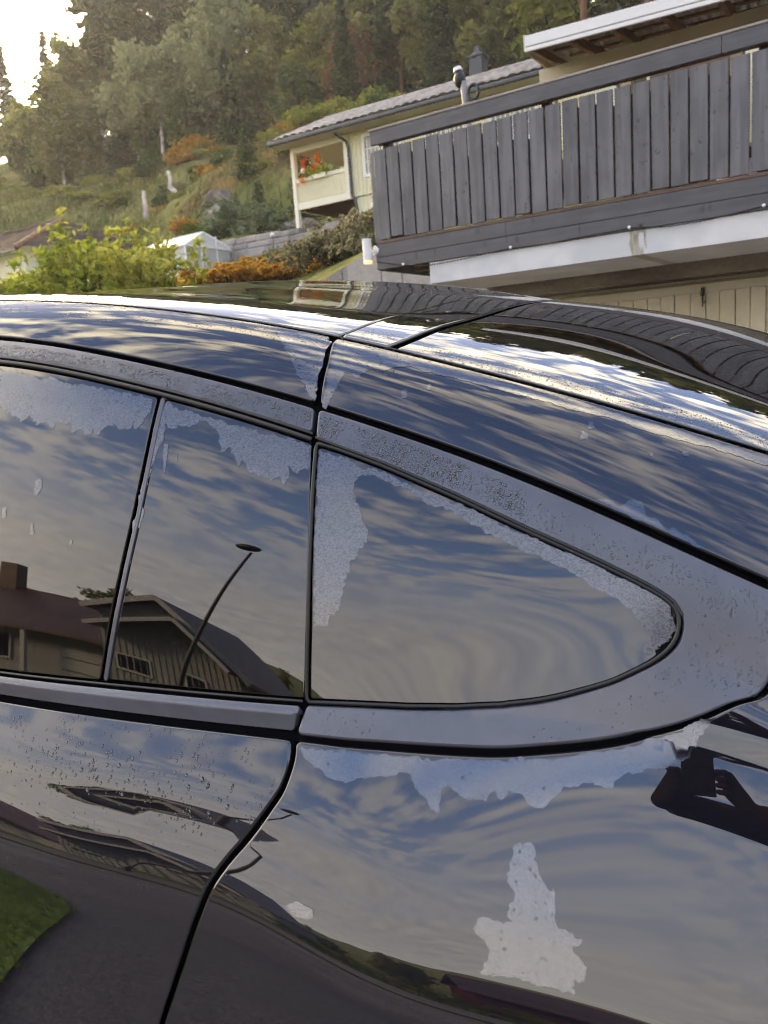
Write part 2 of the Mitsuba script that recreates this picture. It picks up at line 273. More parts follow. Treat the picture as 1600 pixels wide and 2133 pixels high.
panel(gate + '__lower_panel', L(.965, 1.035, .55, 4) + L(1.035, .965, -.55, 4), paint, res=.03)
# rear door
door = car + '__rear_door'
panel(door, L(XB, fx(TL) - .001, TL + .0022, 50) + shl(TL + .003, 1.80, 90) + L(-.29, XB, 1.80, 20), paint, gap=.006, res=.012, R=.004)
panel(door + '__window_frame', TG(xs(XB, .0025), .001) + shl(.704, .745, 8) + TS(xs(.008, XB), -.0045), satin, gap=.0075, R=.003)
bulge = lambda x, t: .0055 * np.clip(1 - np.abs(t - 1.0665) / .0145, -.6, 1) + .001
panel(door + '__belt_moulding', L(XB, fx(1.0545), 1.0545, 50) + shl(1.055, TL - .003, 8) + L(fx(TL), XB, TL - .0025, 50), satin, gap=.006, res=.005, R=.0018, off=bulge)
win = panel(door + '__window', TS(xs(XB + .015, divx(.7535) - .004), .0035) + [(x - .004, t) for x, t in DIV[1:-1]] + L(divx(1.049) - .004, XB + .015, TB, 40), glass, gap=.003, R=.002, off=-.0035)
fixw = panel(door + '__fixed_window', [(x + .0085, t) for x, t in DIV[::-1]] + TS(xs(-.235, .006, 30), .0035) + [(x - .0025, t) for x, t in shl(.754, TB, 40)], glass, gap=.003, R=.002, off=-.0035)
panel(door + '__window_divider', [(x + .0015, t) for x, t in DIV] + [(x + .0095, t) for x, t in DIV[::-1]], satin, gap=.0006, R=.0012, off=-.0015, res=.006)
# quarter: satin surround, glass, wing
QW = [(.0164, .7555), (.0451, .7540), (.1146, .7536), (.2146, .7565), (.3084, .7615), (.395, .7620), (.45, .7642), (.4741, .7681), (.483, .7796), (.4827, .8071), (.4757, .844), (.4558, .9111), (.431, .9587), (.4057, .9873), (.353, 1.0188), (.2978, 1.0336), (.2402, 1.0419), (.18, 1.0462), (.1169, 1.0478), (.0455, 1.0499), (.0390, .9561), (.0285, .8521)]
def smooth_poly(pts, k=3):
    q = np.array(pts)
    for _ in range(k): q = np.vstack([(.75 * q + .25 * np.roll(q, -1, 0)), (.25 * q + .75 * np.roll(q, -1, 0))]).reshape(2, -1, 2).transpose(1, 0, 2).reshape(-1, 2)
    return Polygon(q)
QP = smooth_poly(QW[3:19], 3).union(Polygon([QW[-1], QW[0], QW[1], QW[2], QW[3], QW[4], QW[15], QW[16], QW[17], QW[18], QW[19], QW[20]])).buffer(.002).buffer(-.002)
out = Polygon(TG(xs(.004, .602), .0005) + TGAP[::-1] + shl(1.0945, .7035, 50))
surround = panel(car + '__quarter_surround', out.buffer(0).difference(QP.buffer(.0038)), satin, gap=.005, R=.004, res=.010)
panel(car + '__quarter_window', QP, glass, gap=.0005, R=.002, off=-.004, res=.012)
arch = Point(.33, 1.86).buffer(.44, 48)
wing = car + '__rear_wing'
wp = Polygon(shl(TL + .003, 1.80, 90) + [(-.28, 1.81), (1.04, 1.81), (1.04, .706), (.606, .7055)] + [(x, t + .0012) for x, t in TGAP[::-1]]).buffer(0).difference(arch)
panel(wing, wp, paint, gap=.0055, res=.012, R=.0045)
panel(car + '__bumper_far', Polygon(L(.02, 1.04, -.706) + [(1.04, -1.81), (0, -1.81)]), paint, res=.05, step=.05)
# front half, simpler
panel(car + '__front_door', L(-1.95, XB, TL + .002) + L(XB, -1.95, 1.80), paint, gap=.0085, res=.03, step=.02)
panel(car + '__front_window', TS(xs(-1.9, XB - .03, 12), .003) + L(XB - .03, -1.9, TB), glass, gap=.003, off=-.0035, res=.03, R=.002, step=.02)
panel(car + '__front_door__window_frame', TG(xs(-2.2, XB, 12), .001) + TS(xs(XB, -2.2, 12), -.0045), satin, gap=.0075, res=.02, step=.02)
panel(car + '__front_door__belt_moulding', L(-1.95, XB, 1.0545) + L(XB, -1.95, TL - .0025), satin, gap=.006, res=.02, R=.0022, off=bulge, step=.02)
panel(car + '__front_wing', L(-3.55, -1.96, .72) + L(-1.96, -3.55, 1.80), paint, res=.06, step=.05)
panel(car + '__bonnet', L(-3.55, -2.58, .71) + L(-2.58, -3.55, -.71), paint, res=.06, step=.05)
panel(car + '__far_doors', [(x, -t) for x, t in L(-1.95, .0, TL) + L(0, -1.95, 1.80)], paint, res=.06, step=.05)
panel(car + '__far_windows', [(x, -t) for x, t in L(-1.9, .45, .75) + L(.45, -1.9, TB)], glass, res=.06, off=-.003, step=.05)
panel(car + '__far_rail', [(x, -t) for x, t in L(-2.25, -.012, TE + .001, 40) + TG(xs(-.01, -2.3))], paint, gap=.007, res=.03)
panel(car + '__far_window_frame', [(x, -t) for x, t in TG(xs(-2.25, .28), .001) + TS(xs(.28, -2.3), -.003)], satin, gap=.007, res=.03)
panel(car + '__far_wing', [(x, -t) for x, t in L(-3.55, -1.96, .72) + L(-1.96, -3.55, 1.80)], paint, res=.06, step=.05)
# what shows dark in the gaps
gx, gt = np.meshgrid(np.r_[np.linspace(-3.6, -1.2, 25), np.linspace(-1.15, 1.05, 112)], np.linspace(-1.81, 1.81, 240), indexing='ij')
gx, gt = gx.ravel(), gt.ravel(); keep = None
Pi = (S(gx, gt) - N(gx, gt) * .017).reshape(137, 240, 3)
cadd(car + '__inner_body', grid(Pi), black)
for xe in (-3.6, 1.05):
    te = np.linspace(-1.81, 1.81, 120); ring = S(np.full(120, xe), te); c0 = ring.mean(0); v = np.vstack([ring, c0]); k = np.arange(119)
    cadd(car + '__end_panel', trimesh.Trimesh(v, np.c_[k, k + 1, np.full(119, 120)], process=False), black, False)
def strip(key, pts, r, bsdf, off, n=8, close=False):
    q = LineString(pts); m = max(int(q.length / .008), 6); c = np.array([q.interpolate(i / m, normalized=True).coords[0] for i in range(m + 1)])
    return cadd(key, tube(S(c[:, 0], c[:, 1]) + N(c[:, 0], c[:, 1]) * off, r, n), bsdf)
seal = strip(door + '__window_seal', TS(xs(XB, .0065, 60), .0010), .0036, rubber, .0004)
strip(door + '__window_seal', TS(xs(XB, .0065, 60), -.0068), .0022, rubber, .0005)
qo = np.array(QP.buffer(.0024).exterior.coords); strip(car + '__quarter_window__seal', [tuple(c) for c in qo], .0027, rubber, -.0003)
strip(car + '__quarter_window__seal', [(.012, .7470)] + [(x, t - .0065) for x, t in QW[1:7]] + [(.477, .7625), (.4880, .7770)], .0022, rubber, .0004)
strip(door + '__window_seal', L(XB, fx(TB) - .003, TB + .0012, 60), .0022, rubber, -.0005)
strip(car + '__roof_seal', L(-1.85, .95, TE, 120), .0013, rubber, -.0008)
# wheels
tyre = bs('tyre_rubber', {'type': 'diffuse', 'reflectance': rgb(.02, .02, .02)}); rim = bs('rim_metal', {'type': 'roughconductor', 'material': 'Al', 'alpha': .25})
for wx in (.33, -2.56):
    for sy in (-1, 1):
        k = numbered_part(car + '__wheel'); a = np.linspace(0, 2*np.pi, 49)[:-1]
        prof = [(.235, -.11), (.33, -.115), (.352, -.08), (.358, 0), (.352, .08), (.33, .115), (.235, .11)]
        v = np.array([[wx + r * np.cos(q), sy * .80 + y, .36 + r * np.sin(q)] for r, y in prof for q in a]); f = []
        for i in range(6):
            for j in range(48): n_ = (j + 1) % 48; f += [(i*48+j, (i+1)*48+j, (i+1)*48+n_), (i*48+j, (i+1)*48+n_, i*48+n_)]
        cadd(k, trimesh.Trimesh(v, f, process=False), 'tyre_rubber')
        sp = [tube([(wx + .03*np.cos(q), sy*.87, .36 + .03*np.sin(q)), (wx + .23*np.cos(q), sy*.89, .36 + .23*np.sin(q))], .02, 8) for q in np.arange(5) * 2 * np.pi / 5]
        ring = tube([(wx + .235*np.cos(q), sy*.88, .36 + .235*np.sin(q)) for q in np.linspace(0, 2*np.pi, 49)], .016, 8)
        cadd(k + '__rim', cat(sp + [ring]), 'rim_metal')
# ------------------------------------------------------------------ terrain
_tp = [(-4, 7, .9), (-5.4, 7.4, 1.1), (-7, 7.4, 1.9), (-5.8, 8.5, 2.75), (-8, 9, 2.75), (-9.4, 12, 3.6), (-12.3, 13, 3.6), (-14, 13, 3.5), (-13.2, 9, 2.6), (-16.3, 9, 3.2), (-20, 10, 3.6), (-21, 18.6, 5.1), (-19, 18.6, 5.2), (-16, 18.7, 5.15), (-20.8, 20.2, 6.2), (-17.6, 20.6, 6.1),
       (-14, 19, 5.1), (-16, 24, 6.3), (-10, 16, 4.6), (-34, 22, 5.6), (-38, 26, 7.5), (-24, 23, 7.0), (-30, 28, 8.9), (-24, 28, 7.9), (-28.2, 29, 10.3), (-25.8, 30, 11.3), (-22, 30, 10.3), (-47.6, 40, 13.4), (-56, 40, 15.8), (-65, 40, 18.0), (-47, 42, 17.0), (-37, 36, 13.8), (-34, 42, 16.8),
       (-78, 48, 21.5), (-63, 48, 19.4), (-53, 48, 20.2), (-42, 48, 18.6), (-30, 46, 17.5), (-15, 40, 15), (0, 30, 9), (0, 12, 2.6), (10, 12, 2.6), (20, 30, 9), (0, 60, 24), (-30, 65, 27), (-60, 65, 29), (-90, 65, 31), (-40, 110, 46), (-100, 110, 47), (20, 110, 44), (-140, 60, 33), (-60, 20, 10), (-100, 30, 18), (30, 60, 24), (60, 40, 14),
       (-4, 5, .6), (-9, 5, 1.2), (-20, 3, 1.2), (0, 5.5, .15), (8, 5, -.1), (0, 8, .5), (-12, -2, .2), (12, -2, -.6), (0, -4, -.4), (-8, -6, -.45), (8, -6, -.7), (0, -9, -.85), (-15, -9, -.9), (15, -9, -1.0), (0, -14, -1.3), (-9, -18, -1.75), (-16, -18, -1.7), (8, -18, -1.9), (-5, -26, -2.3), (-30, -20, -1.6), (30, -20, -2.4), (0, -45, -3.4), (-50, -45, -3), (50, -45, -4)]
_tp = np.array(_tp, float)
_rbf = RBFInterpolator(_tp[:, :2], _tp[:, 2], kernel='thin_plate_spline', smoothing=.02)
def hgt(x, y):
    x, y = np.broadcast_arrays(np.asarray(x, float), np.asarray(y, float)); sh = x.shape; x, y = x.ravel(), y.ravel()
    cx, cy = np.clip(x, -150, 70), np.clip(y, -50, 112)
    z = _rbf(np.c_[cx, cy])
    d = np.hypot(x - cx, y - cy); far = np.where(y < -50, -3.6 + 0 * d, z)
    r = np.hypot(x, y); hill = np.clip((r - 130) / 180, 0, 1); hill = hill * hill * (3 - 2*hill) * (15 + 9 * meshkit.noise(np.c_[x * .013, y * .013, x * 0], 5) + 5 * meshkit.noise(np.c_[x * .05, y * .05, x * 0], 8))
    z = np.where(y < 20, np.where(y < -50, far * 1.0, z) + hill * np.clip((40 - y) / 60, 0, 1), z)
    car_p = -.061 * x + .083 * y; w = np.clip((np.maximum(np.abs(x + .6) - 2.6, np.abs(y + .35) - 2.4)) / 2.5, 0, 1); w = w*w*(3-2*w)
    return (car_p * (1 - w) + z * w).reshape(sh)
def axis(*seg):
    return np.unique(np.round(np.concatenate([np.arange(a, b, s) for a, b, s in seg]), 3))
gx_ = axis((-330, -160, 12), (-160, -60, 3), (-60, -25, .9), (-25, 12, .45), (12, 70, 3), (70, 331, 12))
gy_ = axis((-330, -60, 9), (-60, -20, 2), (-20, 6, .5), (6, 34, .4), (34, 60, .9), (60, 125, 3), (125, 331, 20))
X_, Y_ = np.meshgrid(gx_, gy_, indexing='ij'); Z_ = hgt(X_, Y_)
rough_ = np.clip((Y_ - 20) / 8, 0, 1) * np.clip((60 - Y_) / 20, 0, 1)
Z_ = Z_ + (meshkit.fbm(np.stack([X_ * .5, Y_ * .5, X_ * 0], -1), 4, 3) - .5) * 1.1 * rough_
def ground_fn(p, n, uv):
    a = fbm(p.x * .35, p.y * .35, 0., 4); b = noise(p.x * 2.3, p.y * 2.3); c = noise(p.x * 9, p.y * 9)
    g = mix(C((.085, .098, .030)), C((.165, .158, .058)), smoothstep(.35, .65, a * .6 + b * .4))
    h = mix(C((.16, .105, .040)), C((.10, .075, .035)), smoothstep(.3, .7, b))
    heath = smoothstep(-48., -36., p.x) * smoothstep(22., 27., p.y) * smoothstep(.42, .55, fbm(p.x * .22 + 7, p.y * .22, 0., 3))
    return mix(g, h, heath) * (.72 + .56 * c)
diffuse('ground_cover', proc(ground_fn))
struct('ground', grid(np.stack([X_, Y_, Z_], -1)), 'ground_cover', True, 'grassy hillside and garden ground under everything', 'ground')

def sheet(poly, lift, step=.3):
    """a paved or grown area draped over the ground"""
    p = Polygon(poly).buffer(.001); x0, y0, x1, y1 = p.bounds; gx, gy = np.meshgrid(np.arange(x0, x1, step), np.arange(y0, y1, step)); gx, gy = gx.ravel(), gy.ravel()
    m = shapely.contains_xy(p.buffer(-step * .4), gx, gy); ed = polyring(p.exterior, step * .7); X = np.vstack([ed, np.c_[gx, gy][m]])
    f = Delaunay(X).simplices; c = X[f].mean(1); f = f[shapely.contains_xy(p, c[:, 0], c[:, 1])]
    v = np.c_[X, hgt(X[:, 0], X[:, 1]) + lift]; f = np.where((np.cross(v[f[:, 1]] - v[f[:, 0]], v[f[:, 2]] - v[f[:, 0]])[:, 2] < 0)[:, None], f[:, ::-1], f)
    return trimesh.Trimesh(v, f, process=False)
def asphalt_fn(p, n, uv):
    k = fbm(p.x * 1.1, p.y * 1.1, 0., 4); c = noise(p.x * 130, p.y * 130)
    return mix(C((.145, .118, .106)), C((.195, .163, .148)), smoothstep(.35, .65, k)) * (.7 + .6 * c)
rough('asphalt', proc(asphalt_fn), .45, 1.4)
def lawn_fn(p, n, uv):
    k = fbm(p.x * 1.7, p.y * 1.7, 0., 4); c = noise(p.x * 60, p.y * 60)
    return mix(C((.15, .20, .030)), C((.24, .28, .055)), smoothstep(.3, .7, k)) * (.65 + .7 * c)
diffuse('lawn_grass', proc(lawn_fn))
struct('driveway', sheet([(-9, -6.6), (9, -7.2), (9, 5.4), (-3.5, 5.4), (-5, 3.5), (-9, 3)], .045, .35), 'asphalt', True, 'damp grey asphalt driveway under the car', 'driveway')
struct('road', sheet([(-60, -10.6), (-20, -11.6), (0, -12), (30, -12.6), (30, -8.2), (0, -7.8), (-20, -7.6), (-60, -7)], .05, .6), 'asphalt', True, 'asphalt road running past the driveway', 'road')
sg_ = lambda v: math.copysign(abs(v) ** .42, v)
struct('lawn', sheet([(-3.45 + 2.72*sg_(math.cos(q)), -1.15 + 1.25*sg_(math.sin(q))) for q in np.linspace(0, 2*np.pi, 61)[:-1]], .07, .12), 'lawn_grass', True, 'small green lawn beside the driveway', 'lawn')

lw = np.random.default_rng(30); lx_, ly_ = lw.uniform(-6.2, -.66, 26000), lw.uniform(-2.45, .12, 26000); LP = Polygon([(-3.45 + 2.74*sg_(math.cos(q)), -1.15 + 1.27*sg_(math.sin(q))) for q in np.linspace(0, 2*np.pi, 61)[:-1]]); m_ = shapely.contains_xy(LP, lx_, ly_); lx_, ly_ = lx_[m_], ly_[m_]; n_ = len(lx_); ph = lw.uniform(0, 6.28, n_); b_ = np.c_[lx_, ly_, hgt(lx_, ly_) + .06]
d_ = np.c_[np.cos(ph), np.sin(ph), 0 * ph] * .005; t_ = np.c_[lw.normal(0, .03, n_), lw.normal(0, .03, n_), lw.uniform(.04, .11, n_)]
lk = add('lawn_blades', trimesh.Trimesh(np.stack([b_ - d_, b_ + d_, b_ + t_], 1).reshape(-1, 3), np.arange(3 * n_).reshape(-1, 3), process=False), bs('lawn_blade', {'type': 'principledthin', 'base_color': tint((.20, .25, .035), (.33, .36, .065), 3., fine=.2), 'roughness': .6, 'diff_trans': 1.0, 'eta': 1.3})); labels[lk] = {'label': 'short grass blades of the small lawn beside the driveway', 'category': 'grass', 'kind': 'stuff'}

# ------------------------------------------------------------------ terrace over the garage
def wood(name, c1, c2, ax=2, knots=True, a=.35):
    def fn(p, n, uv):
        q = [p.x, p.y, p.z]; along = q[ax]; o = [q[i] for i in range(3) if i != ax]
        g = fbm(along * 2.2, o[0] * 34, o[1] * 34, 3); s = fbm(along * 6, o[0] * 9 + 3, o[1] * 9, 3)
        c = mix(C(c1), C(c2), smoothstep(.3, .7, g * .55 + s * .45))
        if knots: c = c * (1 - .42 * smoothstep(.74, .84, noise(along * 17, o[0] * 34, o[1] * 9) * .7 + noise(along * 60, o[0] * 75, 0.) * .3)) * (.86 + .26 * mikit.cell_rand(dr.floor(o[0] / .13 + .17), 5, 2))
        return c
    return rough(name, proc(fn), a)
wood('dark_stain', (.082, .084, .095), (.142, .144, .155), 2); wood('dark_stain_long', (.068, .070, .082), (.100, .104, .118), 0)
wood('brown_timber', (.060, .033, .020), (.13, .070, .040), 0, False); wood('rafter_timber', (.13, .060, .028), (.22, .105, .05), 1, False)
wood('grey_cap', (.22, .19, .17), (.36, .32, .29), 0, False)
diffuse('cream_paint', tint((.60, .56, .42), (.66, .62, .48), 3., fine=.04)); diffuse('white_paint', tint((.66, .67, .66), (.74, .74, .73), 2., fine=.03))
def slab_fn(p, n, uv):
    k = fbm(p.x * 4, p.y * 4, p.z * 4, 4); b = mix(C((.50, .52, .53)), C((.60, .61, .61)), smoothstep(.35, .65, k))
    w = .048 + .018 * noise(p.z * 30, 3.) + .012 * (p.z - 2.09) / .17
    s = (1 - smoothstep(w * .75, w, dr.abs(p.x + .900 + .010 * noise(p.z * 40, 9.)))) * smoothstep(.18, .45, noise(p.x * 55, p.z * 10))
    return mix(b, mix(C((.20, .18, .13)), C((.42, .40, .33)), noise(p.x * 90, p.z * 14)), s)
diffuse('slab_paint', proc(slab_fn))
diffuse('raw_concrete', proc(lambda p, n, uv: mix(C((.15, .125, .105)), C((.27, .24, .20)), smoothstep(.3, .7, fbm(p.x * 1.6, p.y * 1.6, p.z * 5, 4))) * (.85 + .3 * noise(p.x * 40, p.y * 40, p.z * 40))))
tr = thing('terrace', 'grey stained timber terrace with board railing built above the garage', 'terrace')
XR, YD = 4.2, 4.426
add(tr + '__handrail', bar((-3.155, YD - .012, 3.338), (-.34, YD - .012, 3.338), .028, .112, bev=.004), 'dark_stain_long')
add(tr + '__handrail', bar((-.336, YD - .012, 3.338), (XR, YD - .012, 3.338), .028, .112, bev=.004), 'dark_stain_long')
add(tr + '__rail_cap', bar((-3.17, YD + .04, 3.404), (XR, YD + .04, 3.404), .14, .018, bev=.004), 'grey_cap')
add(tr + '__inner_rail', bar((-3.13, YD + .075, 3.34), (XR, YD + .075, 3.34), .036, .09, bev=.004), 'brown_timber')
add(tr + '__inner_rail', bar((-3.13, YD + .075, 2.66), (XR, YD + .075, 2.66), .036, .07, bev=.004), 'brown_timber')
brd = np.random.default_rng(3); xb = -3.142; nb_ = 0
while xb < XR - .1:
    w_ = .1155 + brd.normal(0, .0012); ztop = 3.247 + brd.normal(0, .0035); zb = 2.512 + brd.normal(0, .004); l = brd.normal(0, .0012)
    add(tr + '__railing_board', bar((xb + w_/2 + l, YD + .002 * brd.normal(), zb), (xb + w_/2 - l, YD + .002 * brd.normal(), ztop), .022, w_, up=(1, 0, 0), bev=.003), 'dark_stain'); xb += w_ + .0145 + brd.normal(0, .0011); nb_ += 1
ib = np.random.default_rng(4); xq = -3.142 + .0585
for i in range(55):
    if i in (12, 22): xq += .13; continue
    add(tr + '__inner_board', bar((xq + .065, YD + .032, 2.52), (xq + .065, YD + .032, 3.205 - (.0 if i % 3 else .035) - (.17 * ib.random() if 3 < i < 13 else .03 * ib.random())), .018, .112, up=(1, 0, 0), bev=.002), 'brown_timber'); xq += .13
add(tr + '__corner_board', bar((-3.165, YD + .035, 2.50), (-3.165, YD + .035, 3.245), .02, .085, bev=.003), 'dark_stain')
for k in range(6): add(tr + '__side_board', bar((-3.165, YD + .15 + k * .13, 2.51), (-3.165, YD + .15 + k * .13, 3.247), .022, .115, up=(0, 1, 0), bev=.003), 'dark_stain')
add(tr + '__bottom_rail', bar((-3.16, YD + .004, 2.489), (XR, YD + .004, 2.489), .05, .026, bev=.004), 'brown_timber')
add(tr + '__fascia', bar((-3.175, YD - .006, 2.422), (XR, YD - .006, 2.422), .03, .107, bev=.003), 'dark_stain_long')
add(tr + '__fascia', bar((-3.175, YD - .004, 2.316), (XR, YD - .004, 2.316), .03, .102, bev=.003), 'dark_stain_long')
add(tr + '__side_fascia', bar((-3.165, YD + .01, 2.362), (-3.165, YD + 1.6, 2.362), .03, .205, bev=.003), 'dark_stain_long')
add(tr + '__joist', bar((-3.0, YD + .35, 2.33), (-2.5, YD + .35, 2.33), .05, .16), 'brown_timber'); add(tr + '__deck_floor', box(-3.15, XR, YD + .03, 8.3, 2.44, 2.475), 'brown_timber')
for x_ in (-3.08, -1.62, -.10, 1.4, 2.9): add(tr + '__post', bar((x_, YD + .13, 2.48), (x_, YD + .13, 3.39), .07, .07, bev=.005), 'brown_timber')
add(tr + '__slab', prism([(YD - .002, 2.090), (YD + .02, 2.085), (5.35, 2.085), (5.35, 2.262), (YD, 2.262)], 0, -2.655, XR), 'slab_paint', False); labels[tr + '__slab'] = {'label': 'white painted concrete slab edge with a bare grey stain'}
add(tr + '__bolt', cyl((-.880, YD - .026, 2.288), (-.880, YD - .012, 2.288), .011), 'rubber')
lb = thing('cable_light_string', 'black cable with small white bulbs strung along the foot of the terrace', 'string lights')
cp = np.array([(-3.17, 2.335), (-2.894, 2.272), (-2.642, 2.238), (-2.344, 2.243), (-2.124, 2.258), (-1.891, 2.270), (-1.60, 2.262), (-1.36, 2.272), (-.957, 2.279), (-.661, 2.250), (-.45, 2.252), (-.283, 2.266), (-.07, 2.283), (.4, 2.25), (.9, 2.28)])
u_ = np.linspace(0, len(cp) - 1, 120); cz = PchipInterpolator(np.arange(len(cp)), cp[:, 1])(u_); cx_ = np.interp(u_, np.arange(len(cp)), cp[:, 0])
add(lb + '__cable', tube(np.c_[cx_, np.full(120, YD - .028), cz], .0038, 6), 'rubber', True)
rough('white_plastic', rgb(.82, .82, .80), .25)
for i in (1, 5, 8, 12, 14): add(lb + '__bulb', trimesh.creation.icosphere(2, .012).apply_translation((cp[i, 0], YD - .036, cp[i, 1] + .006)), 'white_plastic', True)
wl = thing('wall_lamp', 'white cylindrical wall lamp glowing amber below, at the corner of the terrace', 'lamp')
lc = np.array([-3.262, YD - .03, 0.])
add(wl + '__shade', cyl(lc + (0, 0, 2.352), lc + (0, 0, 2.535), .040, n=28), 'white_plastic', 40); add(wl + '__ring', tube([lc + (.041*np.cos(q), .041*np.sin(q), 2.535) for q in np.linspace(0, 2*np.pi, 25)], .003, 6), 'white_plastic', True)
add(wl + '__mount', cyl(lc + (.06, .02, 2.43), lc + (.09, .045, 2.43), .045, .045, n=28), 'white_plastic', 40); add(wl + '__arm', bar(lc + (.02, .01, 2.43), lc + (.075, .03, 2.43), .02, .02), 'white_plastic')
k = add(wl + '__lens', cyl(lc + (0, 0, 2.330), lc + (0, 0, 2.352), .036, .039, n=28), 'white_plastic', 40); scene[k]['emitter'] = {'type': 'area', 'radiance': rgb(.16, .055, .008)}
fl_ = thing('floodlight_post', 'grey pole with a black lamp head and pale cap, rising behind the terrace railing', 'lamp post')
rough('grey_metal', rgb(.30, .30, .31), .3); rough('black_plastic', rgb(.012, .012, .013), .3)
pb, pt = np.array([-2.56, 5.2, 2.48]), np.array([-2.655, 5.2, 3.86])
add(fl_ + '__pole', cyl(pb, pt, .030, n=16), 'grey_metal', 40); hd = np.array([-2.69, 5.2, 3.90])
add(fl_ + '__head', trimesh.creation.icosphere(3, 1).apply_scale((.052, .052, .075)).apply_translation(hd + (0, 0, -.01)), 'black_plastic', True); add(fl_ + '__cap', cyl(hd + (-.012, 0, .055), hd + (-.02, 0, .088), .042, .036), 'white_plastic', 40)
add(fl_ + '__reel', cat([tube([(-2.545 + .05*np.cos(q), 5.17, 3.745 + .062*np.sin(q)) for q in np.linspace(0, 2*np.pi, 20)], .014, 8), bar((-2.60, 5.17, 3.70), (-2.47, 5.17, 3.64), .02, .02)]), 'black_plastic', True)
# garage under it
ga = thing('garage', 'cream timber garage under the concrete slab of the terrace', 'garage')
YG = 5.80; gr = np.random.default_rng(5); xb = -2.6
add(ga + '__wall_core', box(-2.62, XR, YG + .02, 8.3, -.3, 2.05), 'cream_paint')
add(ga + '__lintel', bar((-2.62, YG + .25, 2.055), (XR, YG + .25, 2.055), .55, .16), 'raw_concrete'); add(ga + '__beam', box(-2.6, XR, 5.37, 5.52, 1.975, 2.20), 'raw_concrete')
add(ga + '__head_board', bar((-2.62, YG - .012, 1.898), (XR, YG - .012, 1.898), .024, .075, bev=.003), 'cream_paint')
while xb < 3.5:
    w_ = .118 + gr.normal(0, .006); pr = .010 if int((xb + 5) / .13) % 2 else 0
    add(ga + '__wall_board', bar((xb + w_/2, YG - .004 - pr, -.3), (xb + w_/2, YG - .004 - pr, 1.858), .024, w_, up=(1, 0, 0), bev=.003), 'cream_paint'); xb += w_ + .006
hk = thing('wall_hook', 'small black iron hook hanging on the cream garage wall', 'hook')
add(hk + '__plate', bar((-.762, YG - .034, 1.83), (-.762, YG - .034, 1.90), .02, .030), 'black_plastic'); add(hk + '__hook', cat([tube([(-.762, YG - .04, 1.86), (-.755, YG - .06, 1.80), (-.748, YG - .075, 1.765), (-.735, YG - .06, 1.78)], .007, 8), tube([(-.764, YG - .04, 1.84), (-.760, YG - .05, 1.74)], .006, 6)]), 'black_plastic', True)
# shelter roof behind the railing
sr = thing('shelter_roof', 'white edged lean-to roof on brown rafters above the terrace', 'roof')
rough('white_metal', rgb(.80, .81, .80), .3); bs('corrugated', {'type': 'twosided', 'bsdf': {'type': 'roughplastic', 'diffuse_reflectance': rgb(.34, .34, .33), 'alpha': .3}})
zf = lambda x: 4.066 - .037 * (x + 2.05)
def fx3(x, y, dz=0): return np.array([x, y, zf(x) + dz])
XE = 4.4
add(sr + '__fascia', bar(fx3(-2.055, 5.20, -.04), fx3(XE, 5.20, -.04), .02, .085, bev=.003), 'white_metal'); add(sr + '__lower_trim', bar(fx3(-2.06, 5.205, -.104), fx3(XE, 5.205, -.104), .024, .034, bev=.003), 'white_metal')
rise = lambda y: (y - 5.2) * .165
for i, x_ in enumerate(np.r_[-2.03, -1.70, -1.335, -.94, -.52, -.1, .3, .7, 1.1, 1.5, 1.9, 2.3, 2.7, 3.1, 3.5, 3.9]):
    x2 = x_ - .32 * (.9 if i == 0 else .55); add(sr + '__rafter', bar(fx3(x_, 5.22, -.075), (x2, 7.2, zf(x_) - .075 + rise(7.2)), .045, .075, bev=.003), 'rafter_timber')
for y_ in (5.55, 5.95, 6.35): add(sr + '__batten', bar((-2.1, y_, zf(-2.1) - .03 + rise(y_)), (XE, y_, zf(XE) - .03 + rise(y_)), .05, .018), 'rafter_timber')
cor = .012 * np.sin(np.linspace(0, 1, 520) * 2*np.pi * 85)
add(sr + '__corrugated_sheet', grid(np.stack([np.stack([ug, np.full(520, y_), np.array([zf(q) for q in ug]) + rise(y_) + cor + .004], -1) for y_ in (5.19, 6.2, 7.3) for ug in [np.linspace(-2.06 - (y_ - 5.2) * .205, XE, 520)]], 1)), 'corrugated', True)
add(sr + '__beam', bar((-2.22, 5.9, 3.938), (XE, 5.9, 3.95), .05, .145, bev=.004), 'cream_paint'); add(sr + '__edge_board', bar((-2.06, 5.2, 4.015), (-2.50, 7.3, 4.345), .02, .13, bev=.003), 'cream_paint')
for x_ in (-2.12, -1.42, -.52, 1.2, 3.0): add(sr + '__post', bar((x_, 5.9, 2.475), (x_, 5.9, 3.87), .095, .095, bev=.004), 'cream_paint')
mh = thing('house', 'cream house wall with brown timber cladding at the back of the terrace', 'house')
add(mh + '__wall', box(-1.9, 5, 8.3, 8.5, 2.45, 4.9), 'brown_timber'); add(mh + '__door_frame', box(-.9, -.1, 8.25, 8.298, 2.48, 4.5), 'cream_paint'); add(mh + '__upper_wall', box(-2.0, 5.2, 8.52, 14, -.3, 5.0), 'cream_paint')
bn = thing('bench', 'brown wooden bench half hidden behind the terrace railing', 'bench')
add(bn + '__seat', box(-2.4, -.9, 5.5, 5.95, 2.86, 2.90), 'brown_timber'); add(bn + '__backrest', box(-2.4, -.9, 5.96, 6.0, 2.95, 3.22), 'rafter_timber')
for x_ in (-2.3, -1.0): add(bn + '__leg', box(x_, x_ + .06, 5.55, 5.9, 2.477, 2.858), 'brown_timber')
pl_ = thing('planter', 'pale plant pot standing behind the terrace railing boards', 'pot'); add(pl_, cyl((-.35, 5.0, 2.478), (-.35, 5.0, 2.80), .12, .17), 'white_plastic', 40)
